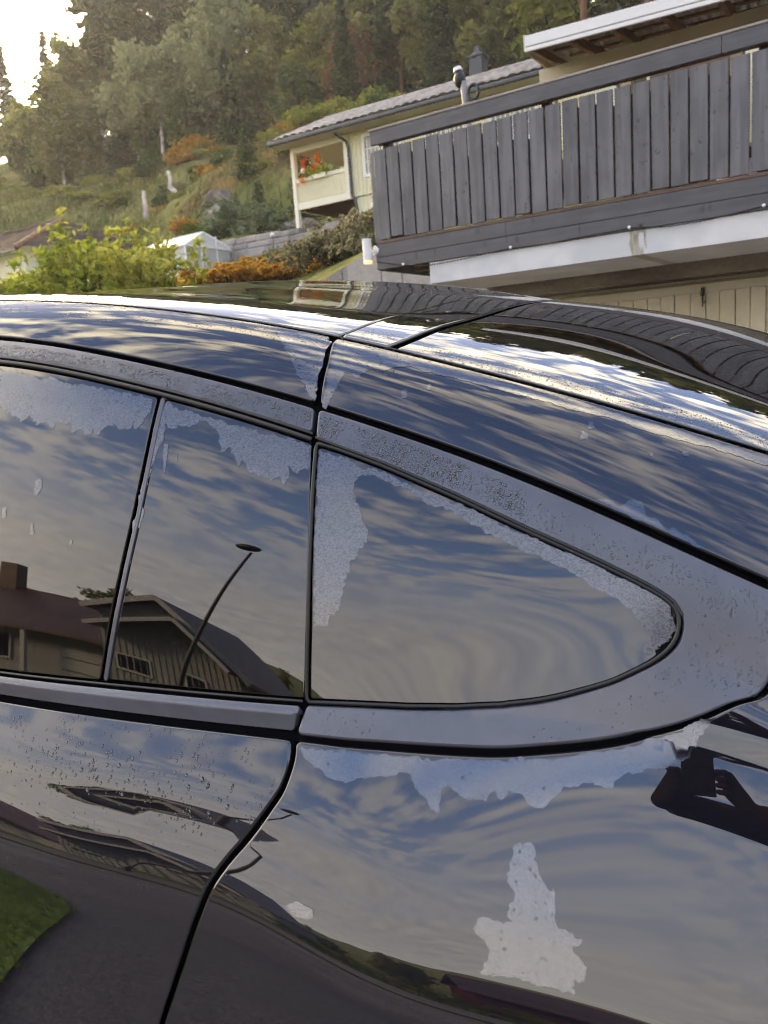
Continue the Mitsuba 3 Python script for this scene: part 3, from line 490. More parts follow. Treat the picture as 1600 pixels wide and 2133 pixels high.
# ------------------------------------------------------------------ cream house up the slope
def cladding_fn(c1, c2):
    return tint(c1, c2, 1.2, fine=.05)
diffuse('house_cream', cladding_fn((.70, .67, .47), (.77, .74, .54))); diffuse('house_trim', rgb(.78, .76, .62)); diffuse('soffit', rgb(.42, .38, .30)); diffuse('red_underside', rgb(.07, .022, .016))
rough('roof_tile', tint((.20, .18, .165), (.36, .33, .31), 3.5, oct=3), .2, 1.7); rough('gutter_grey', rgb(.035, .042, .055), .25); rough('window_white', rgb(.80, .81, .82), .25)
pane = bs('house_pane', {'type': 'roughplastic', 'diffuse_reflectance': rgb(.10, .115, .14), 'alpha': .05, 'int_ior': 1.9, 'nonlinear': False})
h = thing('house', 'pale cream two storey house with a recessed balcony and a tiled roof', 'house')
ez = lambda x: -.0148 * (x + 17.1)
def hb(part, x0, x1, y0, y1, z0, z1, m, bev=0): return add(h + '__' + part, box(x0, x1, y0, y1, z0, z1, bev), m)
HX1 = -6.8
hb('wall', -14.42, HX1, 19.95, 25.0, 6.78, 8.76, 'house_cream'); hb('lower_wall', -14.28, HX1, 20.0, 25.0, 4.6, 6.76, 'house_cream')
bt = [bar((x, 19.94, 6.78), (x, 19.94, 8.74), .03, .045, up=(1, 0, 0)) for x in np.arange(-14.3, HX1, .145)] + [bar((x, 19.985, 4.7), (x, 19.985, 6.74), .03, .045, up=(1, 0, 0)) for x in np.arange(-14.2, HX1, .145)]
k = add(h + '__cladding_batten', cat(bt), 'house_cream'); labels[k] = {'kind': 'stuff'}
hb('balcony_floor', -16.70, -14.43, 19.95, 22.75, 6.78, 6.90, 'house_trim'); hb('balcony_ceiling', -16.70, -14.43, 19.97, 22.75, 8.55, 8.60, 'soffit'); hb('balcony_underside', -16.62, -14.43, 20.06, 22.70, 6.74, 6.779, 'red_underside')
hb('balcony_beam', -16.72, -14.40, 19.90, 19.96, 6.74, 6.96, 'house_trim', .01); hb('balcony_side_beam', -16.74, -16.70, 19.96, 22.75, 6.74, 6.96, 'house_trim')
hb('eave_beam', -16.75, -14.40, 19.92, 20.02, 8.50, 8.74, 'house_trim')
hb('balcony_rail', -16.74, -14.42, 19.90, 19.98, 7.58, 7.70, 'house_trim', .01); hb('balcony_rail', -16.75, -16.68, 19.98, 22.7, 7.58, 7.70, 'house_trim')
sp_ = [bar((x, 19.935, 6.98), (x, 19.935, 7.56), .02, .062, up=(1, 0, 0)) for x in np.arange(-16.62, -14.45, .085)] + [bar((-16.71, y, 6.98), (-16.71, y, 7.56), .062, .02, up=(1, 0, 0)) for y in np.arange(20.05, 22.6, .085)]
k = add(h + '__balcony_slat', cat(sp_), 'house_cream'); labels[k] = {'kind': 'stuff'}
for x_, y_, z0, z1 in ((-16.66, 19.95, 5.2, 8.55), (-14.50, 19.93, 6.74, 8.6), (-17.40 + .75, 22.68, 5.6, 8.55)): add(h + '__post', bar((x_, y_, z0), (x_, y_, z1), .15, .15, bev=.01), 'house_trim')
add(h + '__downpipe', tube([(-14.62, 19.45, 8.72), (-14.60, 19.55, 8.62), (-14.42, 19.84, 8.42), (-14.38, 19.86, 8.2), (-14.36, 19.86, 6.86), (-14.26, 19.88, 6.66), (-14.22, 19.9, 6.4), (-14.22, 19.9, 5.2)], .042, 10), 'gutter_grey', True)
def window(x0, x1, z0, z1, y, nx, nzr):
    w = numbered_part(h + '__window'); add(w, cat([box(x0-.09, x1+.09, y-.05, y-.005, z1, z1+.10), box(x0-.09, x1+.09, y-.05, y-.005, z0-.09, z0), box(x0-.09, x0, y-.05, y-.005, z0, z1), box(x1, x1+.09, y-.05, y-.005, z0, z1)]
        + [bar((x, y-.02, z0), (x, y-.02, z1), .03, .03) for x in np.linspace(x0, x1, nx+1)[1:-1]] + [bar((x0, y-.02, z), (x1, y-.02, z), .03, .03) for z in np.linspace(z0, z1, nzr+1)[1:-1]]), 'window_white'); add(w + '__pane', box(x0, x1, y-.012, y-.004, z0, z1), 'house_pane')
window(-13.80, -12.55, 7.36, 8.42, 19.95, 2, 3); window(-13.66, -12.5, 5.65, 6.42, 20.0, 2, 2); window(-11.6, -10.2, 7.36, 8.42, 19.95, 2, 3); window(-9.5, -8.2, 7.36, 8.42, 19.95, 2, 3)
rf = h + '__roof'; YE, YRG, run = 19.3, 22.5, 3.2
n_row = 11; us = np.linspace(-17.12, HX1 + .4, 34 * 8); vs = []
for r in range(n_row): vs += [(r / n_row, 0.), ((r + .985) / n_row, .0)]
zt = lambda v: 8.80 + v * 1.37
P_ = []
for r in range(n_row):
    for v, lift in ((r / n_row, .060), ((r + .995) / n_row, .004)):
        P_.append(np.stack([us, np.full(len(us), YE + v * run), zt(v) + ez(us) + lift + .055 * np.abs(np.sin(us * np.pi / .30)) ** .8 + .012 * np.sin(r * 2.1 + np.floor(us / .30) * 1.7)], -1))
add(rf, grid(np.stack(P_, 1)), 'roof_tile', 40)
add(rf + '__far_slope', grid(np.stack([np.c_[us[[0, -1]], [YRG] * 2, zt(1) + ez(us[[0, -1]])], np.c_[us[[0, -1]], [YRG + 3.2] * 2, zt(0) + ez(us[[0, -1]])]], 1)), 'roof_tile')
add(rf + '__ridge_cap', tube([(-17.15, YRG, 10.20), (HX1 + .4, YRG, 10.20 + ez(HX1 + .4))], .075, 10), 'roof_tile', True)
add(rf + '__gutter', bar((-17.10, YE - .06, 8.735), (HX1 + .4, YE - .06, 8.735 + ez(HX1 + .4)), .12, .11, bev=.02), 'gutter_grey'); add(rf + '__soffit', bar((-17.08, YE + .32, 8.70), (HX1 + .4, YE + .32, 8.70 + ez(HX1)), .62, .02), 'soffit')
add(rf + '__rake_board', bar((-17.13, YE - .02, 8.75), (-17.13, YRG, 10.13), .03, .17), 'window_white')
add(h + '__gable_wall', prism([(22.75, 8.60), (YE + .7, 8.70), (YRG, 10.10), (25.0, 8.9), (25.0, 4.6), (22.75, 4.6)], 0, -16.6, -16.5), 'house_cream')
ch = rf + '__chimney'; add(ch, box(-11.58, -11.14, 22.8, 23.2, 9.8, 10.82, .02), 'gutter_grey'); add(ch + '__cap', cat([box(-11.64, -11.08, 22.75, 23.25, 10.82, 10.88), trimesh.creation.cone(.28, .22, sections=4).apply_transform(trimesh.transformations.rotation_matrix(math.pi/4, [0, 0, 1])).apply_translation((-11.36, 23.0, 10.88)), box(-11.45, -11.27, 22.92, 23.08, 10.96, 11.15)]), 'gutter_grey')
# flowers on the balcony
diffuse('orange_petal', tint((.75, .16, .02), (.85, .30, .02), 9.)); diffuse('lime_leaf', tint((.20, .26, .03), (.42, .40, .05), 7.)); rough('white_glaze', rgb(.8, .8, .8), .2)
def cards(c, n, sp, s, seed=0, long=1.6):
    g = np.random.default_rng(seed); c = np.atleast_2d(c); o = c[g.integers(0, len(c), n)] + g.normal(0, 1, (n, 3)) * sp; a = g.normal(0, 1, (n, 3)); a /= np.linalg.norm(a, axis=1, keepdims=True); b = np.cross(a, g.normal(0, 1, (n, 3))); b /= np.linalg.norm(b, axis=1, keepdims=True)
    q = (g.uniform(.6, 1.3, (n, 1)) * s); a, b = a * q * long * .5, b * q * .5
    v = np.stack([o - a, o + b * .9, o + a, o - b * .9], 1).reshape(-1, 3); i = np.arange(n) * 4
    return trimesh.Trimesh(v, np.vstack([np.c_[i, i+1, i+2], np.c_[i, i+2, i+3]]), process=False)
fw = thing('balcony_flowers', 'orange and lime flowers spilling over the cream balcony rail', 'flowers')
add(fw + '__petals', cat([cards([(-16.35, 20.1, z) for z in np.linspace(7.75, 8.35, 7)], 90, (.06, .08, .05), .09, 1), cards([(-15.85, 20.1, z) for z in np.linspace(7.7, 8.3, 6)], 90, (.10, .1, .06), .09, 2), cards([(-16.3, 19.85, 7.6)], 20, (.06, .04, .10), .08, 3)]), 'orange_petal')
labels[fw + '__petals'] = {'kind': 'stuff'}
add(fw + '__leaves', cards([(-16.3, 20.1, 7.8), (-16.05, 20.1, 7.85), (-15.7, 20.1, 7.78)], 260, (.14, .1, .10), .10, 4), 'lime_leaf')
fb = thing('flower_box', 'pale flower box with trailing plants on the middle of the balcony rail', 'planter'); add(fb + '__box', box(-15.85, -15.3, 19.80, 19.895, 7.56, 7.70, .01), 'house_trim'); add(fb + '__plants', cards([(-15.75, 19.85, 7.74), (-15.4, 19.85, 7.74)], 90, (.12, .05, .06), .08, 6), 'lime_leaf')
lt = thing('lantern', 'round white lantern among the balcony flowers', 'lantern'); add(lt, trimesh.creation.icosphere(2, .085).apply_translation((-16.3, 19.95, 7.92)), 'white_glaze', True)
lt = thing('hanging_lantern', 'small white lantern hanging under the balcony ceiling', 'lantern'); add(lt + '__lamp', trimesh.creation.icosphere(2, .08).apply_scale((1, 1, 1.4)).apply_translation((-15.5, 21.2, 8.0)), 'white_glaze', True); add(lt + '__cord', tube([(-15.5, 21.2, 8.1), (-15.5, 21.2, 8.55)], .008, 5), 'black_plastic')

# ------------------------------------------------------------------ plants: crowns of leaf faces, shared between copies
def leaves(o, out, n, s, g, long=1.7, flat=.5):
    """n leaf faces at the points o, facing roughly along out"""
    i = g.integers(0, len(o), n); c = o[i]; nn = out[i] * flat + g.normal(0, .6, (n, 3)); nn /= np.linalg.norm(nn, axis=1, keepdims=True); a = np.cross(nn, g.normal(0, 1, (n, 3))); a /= np.linalg.norm(a, axis=1, keepdims=True); b = np.cross(nn, a)
    q = g.uniform(.55, 1.35, (n, 1)) * s; a, b = a * q * long * .5, b * q * .5
    v = np.stack([c - a, c + b - a * .1, c + a, c - b - a * .1], 1).reshape(-1, 3); k = np.arange(n) * 4
    return trimesh.Trimesh(v, np.vstack([np.c_[k, k+1, k+2], np.c_[k, k+2, k+3]]), process=False)
def broadleaf(seed, hh, rad, base, n, s, droop=0., lobes=26, sp=.30):
    """trunk and crown of a broadleaf tree hh high: leaf clumps at the ends of limbs"""
    g = np.random.default_rng(seed); cl, tr_ = [], []
    lean = g.normal(0, .03 * hh, 2); top = np.array([lean[0], lean[1], hh * .93]); zz = np.linspace(0, 1, 9)
    stem = np.c_[lean[0] * zz**1.5 + .02*hh*np.sin(zz*5+seed), lean[1] * zz**1.5, zz * hh * .93]; tr_.append(tube(stem, np.linspace(.018 * hh, .003 * hh, 9), 7))
    for i in range(lobes):
        f = base + (1 - base) * (i + g.uniform(0, 1)) / lobes; ph = i * 2.4 + g.uniform(-.5, .5)
        prof = math.sin(math.pi * min(1, ((f - base) / (1 - base)) * .86 + .14)) ** .7; r = rad * prof * g.uniform(.45, 1.05)
        st = np.array([np.interp(f - .08, zz, stem[:, 0]), np.interp(f - .08, zz, stem[:, 1]), (f - .08) * hh * .93]); en = np.array([st[0] + r * math.cos(ph), st[1] + r * math.sin(ph), f * hh + g.uniform(-.03, .05) * hh - droop * r * .4])
        mid = (st + en) / 2 + (0, 0, .12 * r); tr_.append(tube([st, mid, en], [.007*hh, .004*hh, .0015*hh], 5))
        for k in range(5):
            c = en + g.normal(0, 1, 3) * rad * sp * (.55, .55, .36); cl.append(c)
            for j in range(int(2 + droop * 5)): cl.append(c + (g.normal(0, .10*rad), g.normal(0, .10*rad), -g.uniform(0, droop) * .55 * rad))
    cl = np.array(cl); m = cl.mean(0); pts = np.repeat(cl, 14, 0) + g.normal(0, 1, (len(cl) * 14, 3)) * rad * np.array([.11, .11, .075]); out = pts - m; out /= np.linalg.norm(out, axis=1, keepdims=True); out[:, 2] += .5
    return cat(tr_), leaves(pts, out, n, s, g)
def conifer(seed, hh, rad, n, s, bare=.06, gap=0.):
    g = np.random.default_rng(seed); pts, out = [], []; z = bare
    while z < .985:
        R = rad * (1 - z) ** .82 * g.uniform(.75, 1.1)
        for k in range(g.integers(6, 9)):
            ph = g.uniform(0, 6.283); L_ = R * g.uniform(.6, 1.1); m = max(int(30 * L_ / rad), 5)
            for u in np.linspace(.08, 1, m):
                w = .16 * rad * (1 - u * .7) * (1 - z * .5); p = np.array([u * L_ * math.cos(ph), u * L_ * math.sin(ph), z * hh - .16 * L_ * u + .10 * L_ * u * u]) + g.normal(0, 1, 3) * (w, w, w * .35); pts.append(p); out.append((math.cos(ph) * .3, math.sin(ph) * .3, .9))
        z += g.uniform(.020, .032) * (1 + gap)
    pts, out = np.array(pts), np.array(out); return tube([(0, 0, 0), (0, 0, hh * .5), (0, 0, hh * .99)], [.014*hh, .009*hh, .001*hh], 7), leaves(pts, out, n, s, g, 2.2, .8)
def pine(seed, hh, rad, n, s):
    g = np.random.default_rng(seed); tr_, cl = [tube([(0, 0, 0), (.02*hh, 0, hh * .5), (.0, .01*hh, hh * .97)], [.016*hh, .012*hh, .003*hh], 7)], []
    for i in range(20):
        f = .45 + .53 * (i / 20) ** .8; ph = i * 2.4 + g.uniform(-.4, .4); r = rad * (1.15 - f) * 1.5 * g.uniform(.5, 1.1); en = np.array([r * math.cos(ph), r * math.sin(ph), f * hh + .12 * r]); tr_.append(tube([(0, 0, (f - .03) * hh), en * (.6, .6, 1) - (0, 0, .05*r), en], [.006*hh, .004*hh, .002*hh], 5))
        for k in range(6): cl.append(en * (1, 1, 1) + g.normal(0, 1, 3) * rad * (.20, .20, .07) - np.array([en[0], en[1], 0]) * g.uniform(0, .35))
    cl = np.array(cl); pts = np.repeat(cl, 16, 0) + g.normal(0, 1, (len(cl) * 16, 3)) * rad * np.array([.09, .09, .05]); out = np.tile([0, 0, 1.], (len(pts), 1)); return cat(tr_), leaves(pts, out, n, s, g, 2.4, .5)
def foliage(name, c1, c2, s=.30):
    def fn(p, n, uv):
        k = noise(p.x * s, p.y * s, p.z * s) * .5 + noise(p.x * 3.1, p.y * 3.1, p.z * 3.1) * .5
        return mix(C(c1), C(c2), smoothstep(.25, .75, k)) * (.7 + .6 * noise(p.x * 17, p.y * 17, p.z * 17))
    return bs(name, {'type': 'principledthin', 'base_color': proc(fn), 'roughness': .6, 'diff_trans': 1.05, 'spec_trans': 0., 'eta': 1.3})
foliage('birch_leaf', (.155, .172, .055), (.275, .275, .095)); foliage('pale_leaf', (.19, .21, .105), (.31, .33, .17)); foliage('lime_crown', (.20, .23, .045), (.35, .345, .08)); foliage('dark_leaf', (.08, .115, .040), (.145, .185, .068)); foliage('spruce_needle', (.055, .078, .038), (.10, .13, .06)); foliage('pine_needle', (.072, .092, .043), (.135, .16, .075)); foliage('autumn_leaf', (.20, .10, .055), (.27, .17, .075))
foliage('orange_shrub_leaf', (.36, .19, .030), (.52, .31, .055), 1.2); foliage('juniper_leaf', (.17, .165, .095), (.30, .28, .17), .9); foliage('shrub_leaf', (.22, .27, .035), (.46, .45, .10), .8); foliage('grey_leaf', (.12, .16, .085), (.22, .26, .15), .9); foliage('hedge_leaf', (.075, .12, .020), (.13, .18, .035), 1.)
diffuse('birch_bark', tint((.30, .28, .25), (.55, .53, .49), 2., 5., lo=.4, hi=.6)); diffuse('dark_bark', tint((.05, .038, .03), (.10, .08, .06), 3.)); diffuse('pine_bark', tint((.12, .065, .04), (.18, .10, .065), 2.))
PROTO = {}
def proto(name, pair, leaf, bark):
    for part, m, b in (('trunk', pair[0], bark), ('crown', pair[1], leaf)):
        scene['%s_%s_group' % (name, part)] = {'type': 'shapegroup', 'shape': mikit.ply(m, b, smooth=True if part == 'trunk' else False)}
def tree(kind, pro, x, y, sc, label, group=None, sz=None, rot=None, z=None):
    key = thing(kind, label, kind.replace('_', ' ') if kind in ('shrub', 'hedge') else 'tree' if 'tree' in kind else 'shrub', group); z = float(hgt(x, y)) - .1 if z is None else z
    tw_ = T4().translate([x, y, z]).rotate([0, 0, 1], random.uniform(0, 360) if rot is None else rot).scale([sc, sc, sz or sc])
    for part in ('trunk', 'crown'): scene[key + '__' + part] = {'type': 'instance', 'shapegroup': {'type': 'ref', 'id': '%s_%s_group' % (pro, part)}, 'to_world': tw_}
    return key
NL = 7000
proto('birch_a', broadleaf(1, 10, 2.9, .24, NL, .30, .5), 'birch_leaf', 'birch_bark'); proto('birch_b', broadleaf(2, 10, 2.3, .34, NL, .28, .7), 'birch_leaf', 'birch_bark'); proto('birch_c', broadleaf(3, 10, 2.6, .42, 5000, .27, .5), 'pale_leaf', 'birch_bark')
proto('willow', broadleaf(4, 11, 3.7, .18, 9000, .28, .9, 34), 'pale_leaf', 'birch_bark'); proto('lime_a', broadleaf(5, 9, 2.8, .15, NL, .30, .3), 'lime_crown', 'dark_bark'); proto('dark_a', broadleaf(6, 9, 3.0, .12, NL, .32, .2), 'dark_leaf', 'dark_bark'); proto('autumn_a', broadleaf(7, 7, 2.2, .25, 3000, .24, .2), 'autumn_leaf', 'dark_bark')
proto('spruce_a', conifer(8, 14, 2.7, 8000, .30), 'spruce_needle', 'dark_bark'); proto('spruce_b', conifer(9, 14, 2.1, 7000, .30, .05, .3), 'spruce_needle', 'dark_bark'); proto('pine_a', pine(10, 15, 3.2, 6500, .30), 'pine_needle', 'pine_bark'); proto('pine_b', pine(11, 15, 2.6, 6000, .30), 'pine_needle', 'pine_bark'); proto('spruce_s', conifer(12, 4, 1.5, 3500, .16, .02), 'pine_needle', 'dark_bark')
front = [('birch_tree', 'birch_a', -66.0, 47, .92, 'rounded olive birch at the left forest edge, below the gap of sky'), ('birch_tree', 'birch_b', -74.5, 49, .80, 'yellow-green birch at the far left of the forest edge'), ('birch_tree', 'lime_a', -79.5, 47, .80, 'broad lime coloured tree cut by the left edge of the picture'),
  ('birch_tree', 'birch_c', -57.6, 49, .98, 'thin birch with a long pale trunk, left of the middle of the forest edge'), ('birch_tree', 'birch_c', -53.0, 47.5, .86, 'slender white trunked birch above the dead white stump'), ('birch_tree', 'birch_c', -51.4, 48.6, .95, 'second white trunked birch, just right of the one above the stump'), ('willow_tree', 'willow', -47.3, 50, 1.02, 'large pale grey-green drooping tree towering in the middle of the forest'),
  ('spruce_tree', 'spruce_a', -62.6, 53, .80, 'dark spruce filling the gap between the left birches'), ('spruce_tree', 'spruce_a', -60.4, 49.5, .62, 'short dark spruce at the meadow edge left of the pale trunks'), ('dark_tree', 'dark_a', -55.4, 48.2, .50, 'low dark green tree in front of the pale trunks'), ('dark_tree', 'dark_a', -70.5, 48, .60, 'low dark tree between the two left birches'),
  ('birch_tree', 'birch_a', -42.6, 50, .92, 'olive birch right of the large pale drooping tree'), ('birch_tree', 'lime_a', -39.0, 50, .85, 'yellowish layered tree above the cream house roof end'), ('autumn_tree', 'autumn_a', -34.6, 49, .95, 'reddish autumn tree above the cream house roof'), ('pine_tree', 'pine_b', -31.5, 51, .70, 'olive pine standing above the middle of the tiled roof'), ('birch_tree', 'birch_a', -35.6, 53, 1.05, 'tall green tree behind the reddish autumn tree'),
  ('spruce_tree', 'spruce_a', -44.8, 47.2, .50, 'small dark spruce under the large pale drooping tree'), ('dark_tree', 'dark_a', -49.6, 47.2, .50, 'dark bushy tree under the pale trunks'), ('dark_tree', 'dark_a', -37.2, 46.4, .55, 'dark bushy tree just above the left end of the tiled roof'), ('birch_tree', 'birch_b', -28.2, 50, .95, 'slender olive birch above the grey chimney'), ('birch_tree', 'birch_a', -24.2, 49, .95, 'green birch left of the white roof edge'), ('pine_tree', 'pine_a', -21.5, 52, .75, 'pine beside the corner of the white roof edge'), ('birch_tree', 'lime_a', -19.0, 48, .9, 'olive tree over the white roof edge'), ('spruce_tree', 'spruce_a', -32.8, 46, .62, 'dark spruce above the tiled roof, near its middle'), ('spruce_tree', 'spruce_b', -26, 47, .66, 'dark spruce right of the grey chimney')]
for kd, pr, x, y, sc, lb_ in front: tree(kd, pr, x, y, sc, lb_)
tree('spruce_tree', 'spruce_b', -115.5, 75, 1.20, 'tall spruce against the bright sky at the left edge'); tree('spruce_tree', 'spruce_b', -105.0, 75, 1.13, 'pointed spruce standing free against the bright sky'); tree('spruce_tree', 'spruce_b', -98.5, 74, .80, 'short spruce against the sky, right of the pointed one')
tree('pine_tree', 'pine_a', -76.5, 62, 1.16, 'tall dark pine rising out of the picture at the left of the forest'); tree('pine_tree', 'pine_b', -71.5, 62, 1.20, 'tall pine with bright sky between its branches'); tree('pine_tree', 'pine_a', -67, 63, 1.15, 'tall pine left of the bright sky gaps'); tree('pine_tree', 'pine_b', -62, 62, 1.12, 'tall pine right of the bright sky gaps')
fg = np.random.default_rng(21); kinds = [('spruce_tree', 'spruce_a', 'dark spruce in the upper rows of the hillside forest', 'spruces in the upper forest'), ('spruce_tree', 'spruce_b', 'dark spruce in the upper rows of the hillside forest', 'spruces in the upper forest'), ('pine_tree', 'pine_a', 'pine in the upper rows of the hillside forest', 'pines in the upper forest'), ('pine_tree', 'pine_b', 'pine in the upper rows of the hillside forest', 'pines in the upper forest'), ('birch_tree', 'birch_a', 'green birch among the rows behind the forest edge', 'birches behind the forest edge'), ('birch_tree', 'birch_b', 'green birch among the rows behind the forest edge', 'birches behind the forest edge'), ('dark_tree', 'dark_a', 'dark broad tree among the rows behind the forest edge', 'dark trees behind the forest edge')]
for row, (y0, dx, x0, x1) in enumerate(((54.5, 4.6, -84, 14), (59, 4.6, -92, 16), (64.5, 5.0, -74, 18), (71, 5.4, -76, 20), (80, 6.0, -80, 22), (92, 7.0, -84, 24))):
    for x in np.arange(x0, x1, dx):
        xx, yy = x + fg.normal(0, .9), y0 + fg.normal(0, 1.3)
        if row >= 4 and xx > -15: pass
        kd = kinds[fg.choice(7, p=(.2, .16, .16, .10, .16, .14, .08) if row < 3 else (.28, .24, .24, .16, .04, .04, 0))]
        if row < 2 and xx < -79: kd = kinds[fg.choice([4, 5, 6])]
        sc = fg.uniform(.78, 1.12) * (1.0 if kd[0] in ('spruce_tree', 'pine_tree') else 1.12)
        if xx < -79: sc *= .62
        rn = ('second', 'third', 'fourth', 'fifth', 'sixth', 'topmost')[row]; tree(kd[0], kd[1], xx, yy, sc, '%s in the %s row of trees up the forest slope' % ({'spruce': 'dark spruce', 'pine': 'grey-green pine', 'birch': 'green birch', 'dark': 'dark broad tree'}[kd[0].split('_')[0]], rn), '%s in the %s row' % (kd[0].replace('_', ' ') + 's', rn))
for x, y in ((-12, 44), (-7, 46), (-2, 45), (3, 44), (8, 47), (13, 45), (-16, 46)):
    kd = kinds[fg.choice([0, 2, 4, 5])]; tree(kd[0], kd[1], x, y, fg.uniform(.75, 1.05), 'tree of the forest hidden behind the terrace roof', 'trees behind the terrace roof')
# shrubs of the slope
def bush(seed, n, s, r, hh, lobes=16, long=1.7):
    g = np.random.default_rng(seed); c = np.c_[g.normal(0, .45, lobes) * r, g.normal(0, .45, lobes) * r, g.uniform(.15, .95, lobes) * hh]; c[:, 2] *= np.clip(1.15 - np.hypot(c[:, 0], c[:, 1]) / r * .7, .2, 1)
    pts = np.repeat(c, 40, 0) + g.normal(0, 1, (lobes * 40, 3)) * (.20 * r, .20 * r, .13 * hh); pts[:, 2] = np.abs(pts[:, 2]); out = pts - (0, 0, hh * .2); out /= np.linalg.norm(out, axis=1, keepdims=True)
    st = [tube([(0, 0, -.1), q * (.5, .5, .6), q], [.012*hh + .01, .008*hh + .005, .004], 5) for q in c]
    return cat(st), leaves(pts, out, n, s, g, long)
proto('bush_orange', bush(31, 5200, .085, 1.0, .75, 22), 'orange_shrub_leaf', 'dark_bark'); proto('bush_juniper', bush(32, 11000, .050, 1.1, .62, 24, 2.6), 'juniper_leaf', 'dark_bark'); proto('bush_grey', bush(33, 4200, .14, 1.2, 1.3, 22, 1.9), 'grey_leaf', 'dark_bark'); proto('bush_hedge', bush(34, 3500, .07, .7, .95, 20), 'hedge_leaf', 'dark_bark'); proto('bush_dark', bush(35, 2600, .16, 1.1, 1.1, 16), 'dark_leaf', 'dark_bark'); proto('bush_heath', bush(36, 2600, .13, 1.2, .7, 16), 'orange_shrub_leaf', 'dark_bark'); proto('bush_lime', bush(37, 2600, .14, 1.1, .9, 16), 'lime_crown', 'dark_bark')
for i, (x, y, s, lb_) in enumerate(((-13.5, 12.6, 1.7, 'golden orange shrub left of the concrete wall, the leftmost of its bed'), (-12.2, 12.4, 1.8, 'golden orange shrub in the middle of the bed above the car roof'), (-11.0, 12.5, 1.5, 'golden orange shrub next to the grey juniper'))): tree('shrub', 'bush_orange', x, y, s, lb_, sz=s * .42)
for i, (x, y, s, lb_) in enumerate(((-9.3, 12.4, 1.0, 'grey-green juniper beside the orange shrubs'), (-8.9, 12.8, 1.2, 'grey-green juniper spreading under the cream house'), (-8.1, 12.3, 1.1, 'grey-green juniper behind the sloping concrete wall'), (-8.6, 11.5, .95, 'low grey juniper hanging over the left end of the concrete wall'), (-8.3, 13.8, 1.2, 'grey-green juniper behind the white wall lamp'))): tree('shrub', 'bush_juniper', x, y, s, lb_)
tree('shrub', 'bush_grey', -23.6, 24.2, 1.25, 'silvery green bush growing on the rocks left of the cream house'); tree('shrub', 'bush_grey', -22.0, 24.0, 1.05, 'silvery green bush on the rocks, right of the larger one'); tree('shrub', 'bush_grey', -24.9, 24.6, .8, 'small silvery bush at the left end of the rocks')
tree('shrub', 'bush_hedge', -25.9, 21, 1.0, 'clipped round green bush behind the greenhouse roof'); tree('shrub', 'bush_hedge', -22.8, 21, 1.0, 'clipped round green bush at the right of the greenhouse'); tree('spruce_tree', 'spruce_s', -27.8, 30, .62, 'small young spruce on the heathery rock left of the cream house'); tree('spruce_tree', 'spruce_s', -24.6, 27, .7, 'young spruce just left of the cream house balcony'); tree('spruce_tree', 'spruce_s', -22.6, 28, .85, 'young dark spruce behind the balcony post')
ug_ = np.random.default_rng(40); uk = thing('undergrowth', 'heath, ferns and scrub covering the slope below the forest', 'undergrowth', kind='stuff')
for i in range(210):
    x, y = ug_.uniform(-84, -18), ug_.uniform(23, 47)
    heath = -50 < x < -22
    pr = ug_.choice(['bush_heath', 'bush_dark', 'bush_lime', 'bush_juniper'], p=(.42, .2, .2, .18) if heath else (.08, .22, .55, .15))
    if not heath and y < 40: continue
    if -30 < x < -20 and y < 27: continue
    s = ug_.uniform(.5, 1.3); tw_ = T4().translate([x, y, float(hgt(x, y)) - .15]).rotate([0, 0, 1], ug_.uniform(0, 360)).scale([s, s, s * ug_.uniform(.6, 1.1)])
    scene['%s__%03d' % (uk, i + 1)] = {'type': 'instance', 'shapegroup': {'type': 'ref', 'id': '%s_crown_group' % pr}, 'to_world': tw_}
gt_ = thing('meadow_grass', 'long grass tufts on the meadow and bank', 'grass', kind='stuff'); G_ = np.random.default_rng(41); gp = []
for (xa, xb_, ya, yb_, n_, hh) in ((-80, -44, 30, 46, 9000, .55), (-24, -12, 14, 18.5, 2500, .28), (-17, -13.5, 15, 20, 1600, .3), (-50, -22, 25, 46, 6000, .45)):
    x, y = G_.uniform(xa, xb_, n_), G_.uniform(ya, yb_, n_); z = hgt(x, y); ph = G_.uniform(0, 6.28, n_); w = .05 + .02*hh; d = np.c_[np.cos(ph), np.sin(ph), 0*ph] * w; tip = np.c_[G_.normal(0, .15*hh, n_), G_.normal(0, .15*hh, n_), hh * G_.uniform(.5, 1.2, n_)]; b = np.c_[x, y, z - .02]
    gp.append(np.stack([b - d, b + d, b + tip], 1).reshape(-1, 3))
gp = np.vstack(gp); foliage('meadow_blade', (.11, .12, .035), (.22, .205, .07), .5); scene[gt_] = mikit.ply(trimesh.Trimesh(gp, np.arange(len(gp)).reshape(-1, 3), process=False), 'meadow_blade')
# the bright bush in front: long leaves on whippy stems
ns = np.random.default_rng(50); st_, pt_, ou_ = [], [], []
for i in range(150):
    x = ns.uniform(-17.6, -11.15); y = 9 + ns.normal(0, .55); z0 = float(hgt(x, y)) - .05
    top = np.interp(x, [-17.6, -16.3, -14.9, -14.0, -13.0, -12.2, -11.6, -11.0], [3.95, 3.9, 3.85, 4.0, 4.36, 4.30, 4.22, 3.9]) * 1. + ns.normal(0, .16) - .12 - .35 * ns.random() ** 2
    lx, ly = ns.normal(0, .28), ns.normal(0, .28); u = np.linspace(0, 1, 6); s = np.c_[x + lx * u**2, y + ly * u**2, z0 + (top - z0) * u]; st_.append(tube(s, np.linspace(.012, .004, 6), 5))
    for k in range(24):
        q = ns.uniform(.25, 1.02); c = np.array([np.interp(q, u, s[:, j]) for j in range(3)]) + ns.normal(0, .10, 3); pt_.append(c); ou_.append((ns.normal(0, .5), -.3, 1.0))
